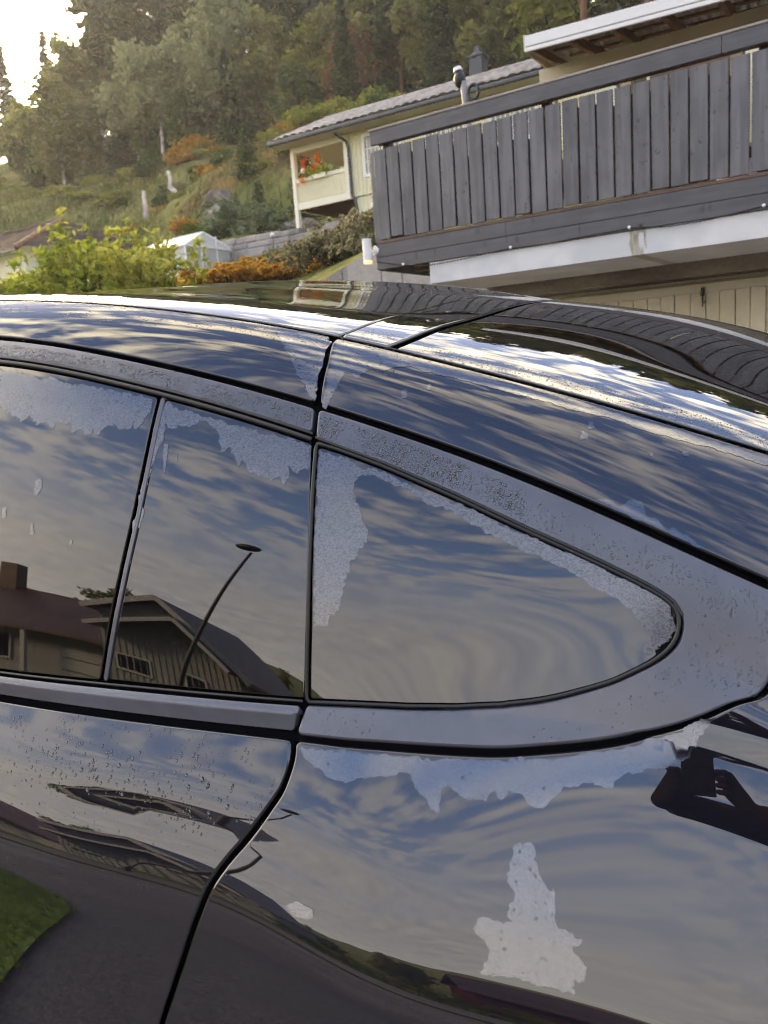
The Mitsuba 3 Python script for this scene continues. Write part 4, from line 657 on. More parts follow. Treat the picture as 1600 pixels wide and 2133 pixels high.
pt_, ou_ = np.array(pt_), np.array(ou_); bl = leaves(np.repeat(pt_, 5, 0) + ns.normal(0, .045, (len(pt_) * 5, 3)), np.repeat(ou_, 5, 0), 14500, .085, ns, 2.5, .9)
sb = thing('large_shrub', 'bright yellow-green leafy shrub rising behind the car roof at the left', 'shrub'); labels[add(sb + '__stems', cat(st_), 'dark_bark', True)] = {'kind': 'stuff'}; add(sb + '__leaves', bl, 'shrub_leaf')
# dead trunks
for pts_, lb_ in (([(-40.3, 34, 11.7), (-40.25, 34, 12.4), (-40.32, 34, 13.0), (-40.28, 34, 13.4)], 'bare white dead stump standing on the slope, the left of two'), ([(-37.05, 34, 11.9), (-37.2, 34, 12.6), (-37.9, 34, 13.2), (-37.75, 34, 13.7), (-37.9, 34, 14.1)], 'crooked white dead trunk on the slope, the right of two')):
    k = thing('dead_trunk', lb_, 'tree trunk'); add(k, tube(pts_, np.linspace(.20, .10, len(pts_)), 8), 'dead_wood' if 'dead_wood' in scene else diffuse('dead_wood', tint((.42, .36, .32), (.62, .56, .52), 2.5)), True)
# rocks
diffuse('rock', tint((.12, .10, .085), (.30, .27, .24), 1.1, oct=4, fine=.15))
rk = np.random.default_rng(60)
for i, (x, y, s) in enumerate(((-27.6, 27.5, 1.3), (-26.3, 26.6, 1.1), (-25.2, 26.4, .9), (-24.2, 25.6, .8), (-22.4, 25.2, .9), (-20.6, 24.6, .8), (-28.8, 28.6, 1.2), (-26.8, 25.4, .7), (-19.2, 23.8, .7), (-18.0, 23.6, .6))):
    m = trimesh.creation.icosphere(4, 1.0); v = m.vertices * (.62 + .7 * nz(m.vertices, 1.3, i)[:, None] + .30 * nz(m.vertices, 4.5, i + 9)[:, None]); m = trimesh.Trimesh(v * s * (1.15, .9, .8) + (x, y, float(hgt(x, y)) + .15 * s), m.faces, process=False)
    k = thing('rock', 'grey rock outcrop showing through the heath left of the cream house', 'rock', 'rocks on the slope'); add(k, m, 'rock', 30)
# garden wall of stacked stone, row by row
gw = thing('garden_wall', 'low dry wall of stacked grey stone blocks below the rocks', 'wall'); wr = np.random.default_rng(61); diffuse('wall_stone', tint((.20, .19, .18), (.36, .34, .32), 1.6, oct=4, fine=.12))
for r in range(4):
    x = -20.9 + wr.uniform(-.2, .1)
    while x < -14.9:
        L_ = wr.uniform(.45, 1.05); zb = 5.28 + r * .20 - .030 * (x + 18); top = .185 + wr.normal(0, .012)
        m = box(x, x + L_ - .03, 19.0 + r * .03 + wr.normal(0, .018), 19.4 + r * .03, zb, zb + top, .03); 
        if r < 3 or wr.random() > .25: add(gw + '__stone_block', m, 'wall_stone')
        x += L_
add(gw + '__core', box(-20.8, -15.0, 19.12, 19.45, 4.9, 5.86), 'rock')
# concrete wall beside the garage
cwl = thing('retaining_wall', 'board marked concrete retaining wall with a sloping top left of the terrace', 'wall')
def cwfn(p, n, uv):
    b = dr.floor(p.x / .34); k = fbm(p.x * 2.2, p.y * 2.2, p.z * 1.1, 4)
    return mix(C((.24, .225, .21)), C((.36, .34, .32)), smoothstep(.3, .7, k * .7 + .3 * mikit.cell_rand(b, 3, 1))) * (.9 + .2 * noise(p.x * 30, p.y * 30, p.z * 30))
diffuse('board_concrete', proc(cwfn))
xs_ = np.arange(-6.9, -1.6, .34)
for i, x in enumerate(xs_): 
    zt_ = lambda q: float(np.interp(q, [-6.9, -6.42, -5.76, -5.2, -4], [2.62, 2.81, 3.03, 3.06, 3.06])); d = .006 * ((i * 7) % 3 - 1)
    add(cwl + '__panel', prism([(x + .004, 0.2), (x + .334, .2), (x + .334, zt_(x + .334)), (x + .004, zt_(x))], 1, 8.0 + d, 8.22), 'board_concrete')
# greenhouse
gh = thing('greenhouse', 'small white framed greenhouse with a pale glazed roof behind the bright shrub', 'greenhouse')
bs('greenhouse_glass', {'type': 'twosided', 'bsdf': {'type': 'roughplastic', 'diffuse_reflectance': rgb(.46, .49, .49), 'alpha': .3, 'int_ior': 1.6}})
A = [np.array(q) for q in ((-21.6, 17.0, 5.75), (-19.0, 17.0, 5.75), (-21.4, 18.1, 6.28), (-19.25, 18.1, 6.28), (-21.6, 19.2, 5.75), (-19.0, 19.2, 5.75))]
add(gh + '__roof_pane', quadsheet(A[0], A[1], A[3], A[2], 2, 2), 'greenhouse_glass'); add(gh + '__roof_pane', quadsheet(A[2], A[3], A[5], A[4], 2, 2), 'greenhouse_glass')
add(gh + '__gable_pane', trimesh.Trimesh([A[1], A[5], A[3]], [[0, 1, 2]], process=False), 'greenhouse_glass'); add(gh + '__side_pane', box(-21.55, -19.05, 17.03, 17.05, 4.9, 5.73), 'greenhouse_glass'); add(gh + '__end_pane', box(-19.05, -19.03, 17.05, 19.15, 4.9, 5.73), 'greenhouse_glass')
for a, b in ((A[0], A[1]), (A[2], A[3]), (A[0], A[2]), (A[1], A[3]), (A[3], A[5]), (A[1], A[5])): add(gh + '__frame', bar(a, b, .05, .05), 'white_metal')
for x in np.linspace(-21.6, -19.0, 5): add(gh + '__frame', bar((x, 17.0, 4.9), (x, 17.0, 5.75), .045, .045), 'white_metal')
for y in (17.7, 18.4, 19.1): add(gh + '__frame', bar((-19.0, y, 4.9), (-19.0, y, 5.75 + .53 * (1 - abs(y - 18.1) / 1.1)), .045, .045), 'white_metal')
# brown tiled roof at the left edge
bh = thing('brown_roofed_house', 'small house with a hipped brown tiled roof at the left edge', 'house'); rough('brown_tile', tint((.085, .060, .050), (.15, .11, .09), 1.8, fine=.1), .8, 1.2); rough('orange_ridge', tint((.20, .105, .05), (.28, .16, .08), 3.), .4)
bu = lambda c, n_: None
def tiled(key, p00, p10, p11, p01, rows, cols):
    P = []
    for r in range(rows):
        for v, lf in ((r / rows, .05), ((r + .99) / rows, .0)):
            u = np.linspace(0, 1, cols * 4 + 1)[:, None]; a = np.array(p00) * (1-v) + np.array(p01) * v; b = np.array(p10) * (1-v) + np.array(p11) * v; q = a * (1-u) + b * u; q[:, 2] += lf + .025 * np.abs(np.sin(np.linspace(0, cols * np.pi, len(q)))); P.append(q)
    return add(key, grid(np.stack(P, 1)), 'brown_tile', 40)
tiled(bh + '__roof', (-44, 20.4, 7.80), (-33.4, 20.4, 7.95), (-34.1, 23.4, 9.50), (-44, 23.4, 9.60), 11, 34); tiled(bh + '__roof', (-33.4, 20.4, 7.95), (-31.3, 26.6, 8.0), (-34.1, 23.6, 9.50), (-34.1, 23.4, 9.50), 11, 20)
add(bh + '__ridge', cat([trimesh.creation.icosphere(1, .13).apply_scale((1, 1.5, 1)).apply_translation(np.array((-33.4, 20.4, 8.0)) * (1-u) + np.array((-34.1, 23.4, 9.55)) * u) for u in np.linspace(0, 1, 15)]), 'orange_ridge', True); add(bh + '__ridge', tube([(-44, 23.4, 9.64), (-34.1, 23.4, 9.54)], .12, 8), 'brown_tile', True)
add(bh + '__gutter', bar((-44, 20.33, 7.76), (-33.35, 20.33, 7.90), .13, .14), 'gutter_grey'); add(bh + '__wall', box(-44, -33.7, 20.9, 26, 4.5, 7.85), 'house_cream')
sh_ = thing('shed', 'white board shed glimpsed through the leaves of the bright shrub', 'shed'); add(sh_ + '__wall', box(-19.6, -15.2, 12.0, 12.1, 2.6, 4.28), 'white_paint')
for x in np.arange(-19.5, -15.2, .24): add(sh_ + '__board', bar((x, 11.985, 2.6), (x, 11.985, 4.26), .03, .20, up=(1, 0, 0), bev=.004), 'white_paint')
add(sh_ + '__roof', box(-19.7, -15.1, 11.95, 14.2, 4.285, 4.33), 'gutter_grey'); add(sh_ + '__side_wall', box(-15.3, -15.2, 12.1, 14.1, 2.6, 4.27), 'white_paint')
# pots and small lights in the garden under the house
for x, y, z, r, lb_ in ((-13.9, 18.9, 5.42, .16, 'white pot at the foot of the cream house wall'), (-16.85, 18.8, 5.9, .07, 'small round white garden light left of the balcony post'), (-15.9, 20.8, 6.3, .07, 'small white garden light under the balcony')):
    k = thing('garden_light' if r < .1 else 'white_pot', lb_, 'garden light' if r < .1 else 'pot'); add(k + '__globe' if r < .1 else k, trimesh.creation.icosphere(3, r).apply_translation((x, y, z)) if r < .1 else cyl((x, y, z - .2), (x, y, z + .16), r * .8, r), 'white_glaze', True)
    if r < .1: add(k + '__stake', tube([(x, y, z - .5), (x, y, z)], .012, 6), 'black_plastic')
tree('shrub', 'bush_lime', -15.4, 19.0, .45, 'fresh green plant at the foot of the balcony post'); tree('shrub', 'bush_lime', -14.5, 18.6, .5, 'yellow-green plant under the balcony, near the house wall'); tree('shrub', 'bush_lime', -16.6, 18.3, .35, 'low lime plant left of the balcony post')
# ------------------------------------------------------------------ the place behind the photographer, seen mirrored in the car
diffuse('far_wall', tint((.25, .26, .28), (.31, .32, .335), .8, fine=.04)); diffuse('far_trim', rgb(.40, .41, .43)); diffuse('dark_window', rgb(.012, .012, .014)); rough('dark_red_tile', tint((.045, .016, .016), (.075, .028, .026), 1.6), .35)
oh = thing('opposite_house', 'pale board house with a dark red roof, mirrored in the rear door windows', 'house')
def ob(part, *a): return add(oh + '__' + part, box(*a[:6]), a[6])
gz = -1.85
add(oh + '__gable_wall', prism([(-10.2, gz), (-5.75, gz), (-5.75, 1.25), (-8.05, 3.30), (-10.2, 2.3)], 1, -26, -18.2), 'far_wall')
for x in np.arange(-10.15, -5.8, .2): pass
k = add(oh + '__batten', cat([bar((x, -18.185, gz), (x, -18.185, float(np.interp(x, [-10.2, -8.05, -5.75], [2.2, 3.2, 1.2]))), .03, .05, up=(1, 0, 0)) for x in np.arange(-10.1, -5.8, .21)]), 'far_wall'); labels[k] = {'kind': 'stuff'}
def slope(key, a, b, c_, d, th=.12):
    a, b, c_, d = (np.array(q, float) for q in (a, b, c_, d)); v = np.vstack([a, b, c_, d, a - (0, 0, th), b - (0, 0, th), c_ - (0, 0, th), d - (0, 0, th)])
    f = [(0,1,2),(0,2,3),(4,6,5),(4,7,6),(0,4,5),(0,5,1),(1,5,6),(1,6,2),(2,6,7),(2,7,3),(3,7,4),(3,4,0)]; return add(key, trimesh.Trimesh(v, f, process=False), 'dark_red_tile')
slope(oh + '__roof', (-8.05, -17.8, 3.52), (-5.3, -17.8, 1.05), (-5.3, -26, 1.05), (-8.05, -26, 3.52)); slope(oh + '__roof', (-10.6, -17.8, 2.32), (-8.05, -17.8, 3.52), (-8.05, -26, 3.52), (-10.6, -26, 2.32))
for a, b in (((-8.05, -17.78, 3.44), (-5.28, -17.78, .96)), ((-10.6, -17.78, 2.24), (-8.05, -17.78, 3.44))): add(oh + '__barge_board', bar(a, b, .04, .22), 'far_trim')
add(oh + '__porch_roof', prism([(-10.2, 1.55), (-7.3, 2.72), (-5.7, 1.15), (-5.72, 1.03), (-7.3, 2.58), (-10.2, 1.43)], 1, -18.15, -17.2), 'dark_red_tile'); add(oh + '__porch_trim', bar((-10.2, -17.18, 1.47), (-7.3, -17.18, 2.63), .03, .16), 'far_trim'); add(oh + '__porch_trim', bar((-7.3, -17.18, 2.63), (-5.7, -17.18, 1.08), .03, .16), 'far_trim')
def owin(x0, x1, z0, z1, y): w = numbered_part(oh + '__window'); add(w, cat([box(x0-.07, x1+.07, y, y+.05, z1, z1+.07), box(x0-.07, x1+.07, y, y+.05, z0-.07, z0), box(x0-.07, x0, y, y+.05, z0, z1), box(x1, x1+.07, y, y+.05, z0, z1)]), 'far_trim'); add(w + '__pane', box(x0, x1, y, y+.02, z0, z1), 'dark_window')
owin(-9.75, -8.75, -.05, .45, -18.19); owin(-7.55, -6.95, .0, .42, -18.19)
ob('wing_wall', -22, -10.2, -24, -19.4, gz, .95, 'far_wall'); slope(oh + '__wing_roof', (-22, -18.6, .75), (-10.2, -18.6, .75), (-10.2, -22, 2.75), (-22, -22, 2.75)); slope(oh + '__wing_roof', (-22, -22, 2.75), (-10.2, -22, 2.75), (-10.2, -25.4, .8), (-22, -25.4, .8))
ob('chimney', -16.6, -15.8, -22.4, -21.7, 2.2, 4.0, 'dark_red_tile'); ob('garage_door', -12.35, -10.7, -19.39, -19.34, gz + .1, .12, 'far_trim')
for z in (-1.2, -.75, -.3): ob('door_groove', -12.35, -10.7, -19.345, -19.335, z, z + .03, 'dark_window')
ob('porch_post', -13.3, -13.15, -18.8, -18.65, gz, .72, 'far_trim'); owin(-15.2, -14.2, -.6, .3, -19.39); owin(-17.6, -16.4, -.6, .3, -19.39)
sl = thing('street_lamp', 'tall thin street lamp mirrored as a dark curved line in the rear door window', 'street lamp'); lx, ly = -4.25, -11.3; lz = float(hgt(lx, ly))
lp = np.array([(-5.02, lz), (-4.92, -.3), (-4.66, .45), (-4.39, 1.15), (-4.15, 1.75), (-3.77, 2.68), (-3.45, 3.45), (-3.14, 4.18), (-2.92, 4.72)])
add(sl + '__pole', tube(np.c_[lp[:, 0], np.full(9, ly), lp[:, 1]], np.linspace(.06, .028, 9), 10), 'black_plastic', True)
add(sl + '__head', trimesh.creation.icosphere(3, 1).apply_scale((.26, .12, .10)).apply_transform(trimesh.transformations.rotation_matrix(-.15, (0, 1, 0))).apply_translation((-2.98, ly, 4.86)), 'black_plastic', True)
rh = thing('red_house', 'low dark red house beyond the road, mirrored in the rear wing', 'house'); diffuse('dark_red', rgb(.055, .016, .016))
add(rh + '__wall', box(4, 15, -34, -26, -2.8, .6), 'dark_red'); slope(rh + '__roof', (3.5, -25.4, .45), (15.5, -25.4, .45), (15.5, -30, 2.6), (3.5, -30, 2.6)); slope(rh + '__roof', (3.5, -30, 2.6), (15.5, -30, 2.6), (15.5, -34.6, .4), (3.5, -34.6, .4)); add(rh + '__fascia', box(3.5, 15.5, -25.42, -25.36, .25, .42), 'dark_red')
for x0 in (5.2, 8.6, 12): add(rh + '__window', box(x0, x0 + 1.2, -26.0, -25.97, -1.4, -.3), 'dark_window')
hd_ = thing('hedge', 'dark clipped hedge beyond the road, mirrored along the foot of the rear wing', 'hedge'); hg = np.random.default_rng(70); hp = np.c_[hg.uniform(-4.8, 24, 900), -14.6 + hg.normal(0, .35, 900), hg.uniform(0, 1.0, 900)]; hp[:, 2] = hgt(hp[:, 0], hp[:, 1]) + hp[:, 2] * 1.1
add(hd_ + '__leaves', leaves(np.repeat(hp, 6, 0) + hg.normal(0, .14, (5400, 3)), np.tile([0, .3, .7], (5400, 1)), 7000, .12, hg), 'hedge_leaf'); labels[hd_ + '__stems'] = {'kind': 'stuff'}; add(hd_ + '__stems', cat([tube([(x, -14.6, float(hgt(x, -14.6)) - .1), (x, -14.6, float(hgt(x, -14.6)) + .9)], .04, 5) for x in np.arange(-4.5, 24, .6)]), 'dark_bark')
for i, (x, y, pr, s) in enumerate(((-1.2, -42, 'birch_a', .62), (.8, -40, 'dark_a', .6), (2.4, -44, 'birch_b', .6), (-22, -40, 'birch_a', .9), (-28, -36, 'dark_a', .8), (20, -40, 'spruce_a', .6), (26, -36, 'birch_a', .8), (-3.6, -60, 'birch_c', .55), (-34, -30, 'spruce_a', .7), (34, -30, 'dark_a', .9), (-9, -48, 'dark_a', .6), (-13, -52, 'birch_a', .7))):
    tree('birch_tree' if 'birch' in pr else 'spruce_tree' if 'spruce' in pr else 'dark_tree', pr, x, y, s, 'tree beyond the road, seen only mirrored in the car', 'trees mirrored in the car')
# ------------------------------------------------------------------ the photographer
import manifold3d as m3
def ball(c, r): return m3.Manifold.sphere(r, 14).translate([float(q) for q in c])
def limb(js):
    return [m3.Manifold.batch_hull([ball(*a), ball(*b)]) for a, b in zip(js[:-1], js[1:])]
def solid(parts, edge, it=6):
    m = m3.Manifold.batch_boolean(parts, m3.OpType.Add).refine_to_length(edge).to_mesh(); t = trimesh.Trimesh(m.vert_properties[:, :3], m.tri_verts); trimesh.smoothing.filter_taubin(t, iterations=it); return t
PX, PY = 1.80, -1.80; gz0 = float(hgt(PX, PY)) + .05
fh = np.array([-.570, .822, 0]); rh_ = np.array([.822, .570, 0]); upv = np.array([0, 0, 1.])
def B(r, f_, z): return np.array([PX, PY, gz0]) + rh_ * r + fh * f_ + upv * z
pp = thing('person', 'person in a dark maroon jacket holding up a phone, mirrored in the rear wing', 'person')
diffuse('jacket', tint((.030, .012, .014), (.045, .018, .020), 9.)); diffuse('trousers', rgb(.012, .012, .015)); diffuse('skin', rgb(.45, .27, .19)); diffuse('glove', rgb(.03, .018, .018)); diffuse('hair', rgb(.035, .022, .015)); diffuse('shoe', rgb(.02, .02, .02)); diffuse('phone_case', rgb(.01, .01, .012))
torso = [m3.Manifold.batch_hull([ball(B(s_ * .12, 0, .95), .105) for s_ in (-1, 1)] + [ball(B(s_ * .13, .01, 1.12), .105) for s_ in (-1, 1)]), m3.Manifold.batch_hull([ball(B(s_ * .13, .01, 1.12), .105) for s_ in (-1, 1)] + [ball(B(s_ * .155, .0, 1.36), .095) for s_ in (-1, 1)]), m3.Manifold.batch_hull([ball(B(s_ * .165, -.01, 1.41), .07) for s_ in (-1, 1)] + [ball(B(0, -.01, 1.47), .062)])]
phone = CAM - (FWD / np.linalg.norm(FWD)) * .022
right_ = np.cross(FWD, UPV); right_ /= np.linalg.norm(right_); upc_ = np.cross(right_, FWD)
hands = {}
arms = []
for s_ in (-1, 1):
    sh_p = B(s_ * .20, 0, 1.41); wr_ = phone + right_ * s_ * .105 - FWD * .055 - upc_ * .085; mid = (sh_p + wr_) / 2; el_ = mid + (rh_ * .10 - upv * .08 if s_ > 0 else upv * .10 - fh * .04); hands[s_] = (wr_, el_)
    arms += limb([(sh_p, .070), (el_, .052), (wr_ + (el_ - wr_) * .08, .036)])
add(pp + '__jacket', solid(torso + arms, .022), 'jacket', True)
legs = []
for s_ in (-1, 1): legs += limb([(B(s_ * .10, 0, .93), .100), (B(s_ * .11, .02, .52), .066), (B(s_ * .115, -.01, .10), .046)])
add(pp + '__trousers', solid(legs + [m3.Manifold.batch_hull([ball(B(-.11, 0, .92), .105), ball(B(.11, 0, .92), .105)])], .025), 'trousers', True)
for s_ in (-1, 1): add(pp + '__shoe', solid([m3.Manifold.batch_hull([ball(B(s_ * .115, -.05, .045), .042), ball(B(s_ * .12, .06, .045), .044), ball(B(s_ * .125, .16, .035), .034)])], .015), 'shoe', True)
hc = B(0, .03, 1.645)
head = [m3.Manifold.batch_hull([ball(hc + upv * .03, .088), ball(hc - fh * .03 + upv * .03, .088), ball(hc + fh * .015 - upv * .03, .075), ball(hc + fh * .035 - upv * .085, .042)]), *limb([(B(0, -.01, 1.44), .058), (hc - upv * .06 - fh * .01, .055)]), m3.Manifold.batch_hull([ball(hc + fh * .092 + upv * .012, .010), ball(hc + fh * .108 - upv * .022, .014)])]
head += [m3.Manifold.batch_hull([ball(hc + rh_ * s_ * .083 - fh * .01 + upv * .015, .016), ball(hc + rh_ * s_ * .083 - fh * .015 - upv * .02, .012)]) for s_ in (-1, 1)] + [m3.Manifold.batch_hull([ball(hc + fh * .078 + rh_ * .02 - upv * .055, .010), ball(hc + fh * .078 - rh_ * .02 - upv * .055, .010)])]
add(pp + '__head', solid(head, .010, 4), 'skin', True)
add(pp + '__hair', solid([m3.Manifold.batch_hull([ball(hc + upv * .055 - fh * .005, .088), ball(hc + upv * .04 - fh * .045, .088), ball(hc - upv * .03 - fh * .06, .06)])], .014), 'hair', True)
for s_ in (-1, 1): add(pp + '__head__eye', trimesh.creation.icosphere(2, .011).apply_translation(hc + fh * .083 + rh_ * s_ * .031 + upv * .012), 'white_glaze', True)
for s_ in (-1, 1):
    wr_, el_ = hands[s_]; side = phone + right_ * s_ * .0385
    palm = [m3.Manifold.batch_hull([ball(wr_, .026), ball(side + right_ * s_ * .030 - FWD * .030 - upc_ * .055, .018), ball(side + right_ * s_ * .030 - FWD * .030 - upc_ * .005, .016)])]
    for i, ln in enumerate((.95, 1.0, .95, .8)):
        b0 = side + right_ * s_ * .030 - FWD * .026 - upc_ * (.000 + i * .019); k1 = side + right_ * s_ * (.022 + .008 * ln) - FWD * .002 - upc_ * (.002 + i * .019); k2 = side + right_ * s_ * .010 + FWD * .0 - upc_ * (.002 + i * .019) - FWD * .0; palm += limb([(b0, .0095), (k1, .0088), (k2, .0080)])
    palm += limb([(side + right_ * s_ * .028 - FWD * .034 - upc_ * .050, .013), (side + right_ * s_ * .012 - FWD * .032 - upc_ * .022, .0105), (side - right_ * s_ * .006 - FWD * .024 + upc_ * .004, .0090)])
    add(pp + '__hand', solid(palm + limb([(wr_ + (el_ - wr_) * .10, .028), (wr_, .026)]), .004, 3), 'glove', True)
ph_ = thing('phone', 'black phone held up by the person, mirrored in the car', 'phone')
corners = [phone + right_ * a * .036 + upc_ * b * .071 - FWD * d_ for a in (-1, 1) for b in (-1, 1) for d_ in (0., .004)]
add(ph_, solid([m3.Manifold.batch_hull([ball(q, .004) for q in corners])], .02, 0), 'phone_case', 30)

# ------------------------------------------------------------------ dew: ragged films where the drops stand too close to tell apart
PATCH=dict(
fender=[(0.0455,1.1078),(0.152,1.1032),(0.2817,1.0959),(0.3666,1.0832),(0.447,1.0619),(0.4864,1.0405),(0.5298,0.9932),(0.5201,1.0214),(0.5073,1.0562),(0.4887,1.0679),(0.4351,1.0873),(0.4312,1.0969),(0.4051,1.0975),(0.3849,1.104),(0.3651,1.1137),(0.3559,1.1227),(0.3425,1.1234),(0.3329,1.116),(0.3157,1.1129),(0.3089,1.1206),(0.2996,1.1165),(0.2903,1.1256),(0.262,1.1262),(0.2519,1.1202),(0.2406,1.1215),(0.2395,1.1289),(0.2374,1.1392),(0.2299,1.1374),(0.2157,1.1282),(0.2078,1.1255),(0.1943,1.1154),(0.1649,1.121),(0.1172,1.1334),(0.0973,1.133),(0.0595,1.1189)],
fender2=[(0.3279,1.152),(0.3497,1.1474),(0.3559,1.1582),(0.3643,1.1706),(0.3756,1.1759),(0.3823,1.1856),(0.3793,1.2013),(0.4005,1.2071),(0.4106,1.2071),(0.4044,1.2184),(0.4158,1.2305),(0.4222,1.2437),(0.4047,1.2437),(0.4087,1.2578),(0.3758,1.2569),(0.3396,1.2564),(0.3085,1.2613),(0.316,1.2371),(0.2976,1.2213),(0.3017,1.2127),(0.3383,1.2068),(0.3271,1.2028),(0.3377,1.1855),(0.326,1.18),(0.3288,1.1654)],
fender3=[(0.0658,1.2715),(0.0809,1.2611),(0.1013,1.2611),(0.1058,1.2669),(0.0971,1.2735),(0.0774,1.2773)],
quarter=[(0.0185,0.7587),(0.0452,0.7604),(0.0876,0.7589),(0.1497,0.7605),(0.2153,0.7603),(0.3086,0.7645),(0.3952,0.7629),(0.4502,0.7655),(0.4742,0.7698),(0.4796,0.7821),(0.4796,0.8056),(0.4725,0.8373),(0.4555,0.8986),(0.4521,0.8739),(0.4565,0.8449),(0.4421,0.8156),(0.4196,0.7974),(0.3917,0.7916),(0.3631,0.786),(0.3284,0.7863),(0.2865,0.7827),(0.2494,0.7795),(0.2104,0.7705),(0.1851,0.774),(0.1511,0.7684),(0.1103,0.7683),(0.083,0.7709),(0.0754,0.7853),(0.0876,0.8134),(0.0996,0.8326),(0.1009,0.855),(0.0868,0.8754),(0.0804,0.9047),(0.077,0.9334),(0.0622,0.9526),(0.0439,0.9606),(0.031,0.8509)],
fixed=[(-0.2391,0.7613),(-0.1457,0.7646),(-0.0665,0.7634),(0.0053,0.7589),(0.0098,0.7846),(-0.0016,0.7966),(-0.0209,0.7932),(-0.0232,0.8161),(-0.0362,0.8084),(-0.0453,0.8182),(-0.0583,0.811),(-0.0765,0.8152),(-0.0908,0.8048),(-0.1012,0.8099),(-0.1173,0.7939),(-0.1278,0.7992),(-0.1425,0.7756),(-0.1691,0.7689),(-0.181,0.7843),(-0.1985,0.7818),(-0.2112,0.7952),(-0.2264,0.7875),(-0.2304,0.8165),(-0.236,0.8328),(-0.2413,0.8715),(-0.2502,0.9082),(-0.2563,0.9307),(-0.2626,0.9444),(-0.2654,0.9382),(-0.2517,0.882),(-0.2437,0.8239)],
main=[(-0.754,0.7421),(-0.6417,0.7502),(-0.569,0.7607),(-0.4122,0.7651),(-0.2588,0.7598),(-0.2578,0.7787),(-0.2649,0.7888),(-0.2733,0.8008),(-0.2854,0.7936),(-0.2923,0.8079),(-0.3087,0.8044),(-0.3184,0.8109),(-0.3345,0.8089),(-0.3399,0.8204),(-0.3554,0.8156),(-0.3608,0.8216),(-0.374,0.816),(-0.3915,0.8203),(-0.4082,0.8137),(-0.4279,0.8212),(-0.4438,0.8155),(-0.4638,0.8238),(-0.4819,0.8159),(-0.4998,0.8227),(-0.5216,0.8147),(-0.5456,0.8131),(-0.6103,0.8154),(-0.7142,0.817)],
rail=[(-0.1021,0.5733),(-0.0528,0.5657),(-0.0096,0.575),(-0.0036,0.6316),(-0.0019,0.6782),(-0.0008,0.6986),(-0.0158,0.6848),(-0.0363,0.6608),(-0.0532,0.6316),(-0.0747,0.6097)],
gate=[(-0.0018,0.5716),(0.0406,0.5678),(0.107,0.5698),(0.211,0.5718),(0.3387,0.5707),(0.4571,0.5677),(0.5681,0.5683),(0.5683,0.5784),(0.5143,0.5794),(0.4589,0.5834),(0.4189,0.5846),(0.3889,0.5805),(0.3418,0.586),(0.2923,0.586),(0.2418,0.5881),(0.1889,0.588),(0.1424,0.5917),(0.1129,0.5869),(0.0853,0.6122),(0.0648,0.6159),(0.0523,0.6373),(0.0332,0.6343),(0.0278,0.6588),(0.022,0.6853),(0.0182,0.7034),(0.0117,0.7009),(0.0089,0.6275)],
gate2=[(0.3826,0.6928),(0.4167,0.6943),(0.4712,0.6948),(0.5078,0.6947),(0.4918,0.6896),(0.4704,0.6869),(0.463,0.6931),(0.4542,0.6858),(0.4435,0.6874),(0.434,0.6758),(0.4204,0.6784),(0.4106,0.6899),(0.3989,0.6866)],
trimA=[(0.0372,1.066),(0.0875,1.0673),(0.115,1.0666),(0.1125,1.0768),(0.1174,1.0845),(0.102,1.0884),(0.086,1.0908),(0.0385,1.0911)],
trimB=[(0.3007,1.0604),(0.3552,1.0499),(0.4076,1.0221),(0.4527,0.9752),(0.4904,0.8489),(0.5131,0.7751),(0.5114,0.883),(0.4744,1.0017),(0.4252,1.0481),(0.3739,1.0659),(0.3304,1.07)],
s1=[(0.1189,0.638),(0.1245,0.6324),(0.1294,0.6478),(0.1206,0.6526)],
s2=[(0.1504,0.6148),(0.153,0.6118),(0.1574,0.6234),(0.1518,0.6256)],
s3=[(0.3596,0.597),(0.3652,0.5946),(0.3697,0.6066),(0.3608,0.6095)],
s4=[(0.3546,0.6151),(0.3607,0.6157),(0.3645,0.6244),(0.3548,0.6296)],
s5=[(0.4013,0.5729),(0.4071,0.572),(0.4062,0.578),(0.4016,0.5783)],
s6=[(0.4344,0.6133),(0.4401,0.6137),(0.4398,0.6199),(0.4351,0.6184)],
s7=[(0.4718,0.5979),(0.4783,0.5966),(0.4801,0.603),(0.4736,0.6049)],
s8=[(0.4321,0.575),(0.4394,0.5734),(0.4389,0.5789),(0.4322,0.5803)],
w1=[(-0.4516,0.8774),(-0.438,0.8728),(-0.4349,0.8804),(-0.4421,0.8905),(-0.4481,0.8902)],
w2=[(-0.513,0.9065),(-0.5031,0.9047),(-0.5032,0.913),(-0.51,0.9147)],
w3=[(-0.4499,0.9156),(-0.4445,0.9135),(-0.4404,0.9232),(-0.45,0.9248)],
w4=[(-0.223,0.8125),(-0.2154,0.8095),(-0.2146,0.8242),(-0.2133,0.8415),(-0.2171,0.8396)],
w5=[(-0.2025,0.8194),(-0.1973,0.8169),(-0.1959,0.825),(-0.1996,0.8267)],
w6=[(-0.3695,0.9221),(-0.3638,0.9224),(-0.3648,0.9267),(-0.3694,0.9271)],
)

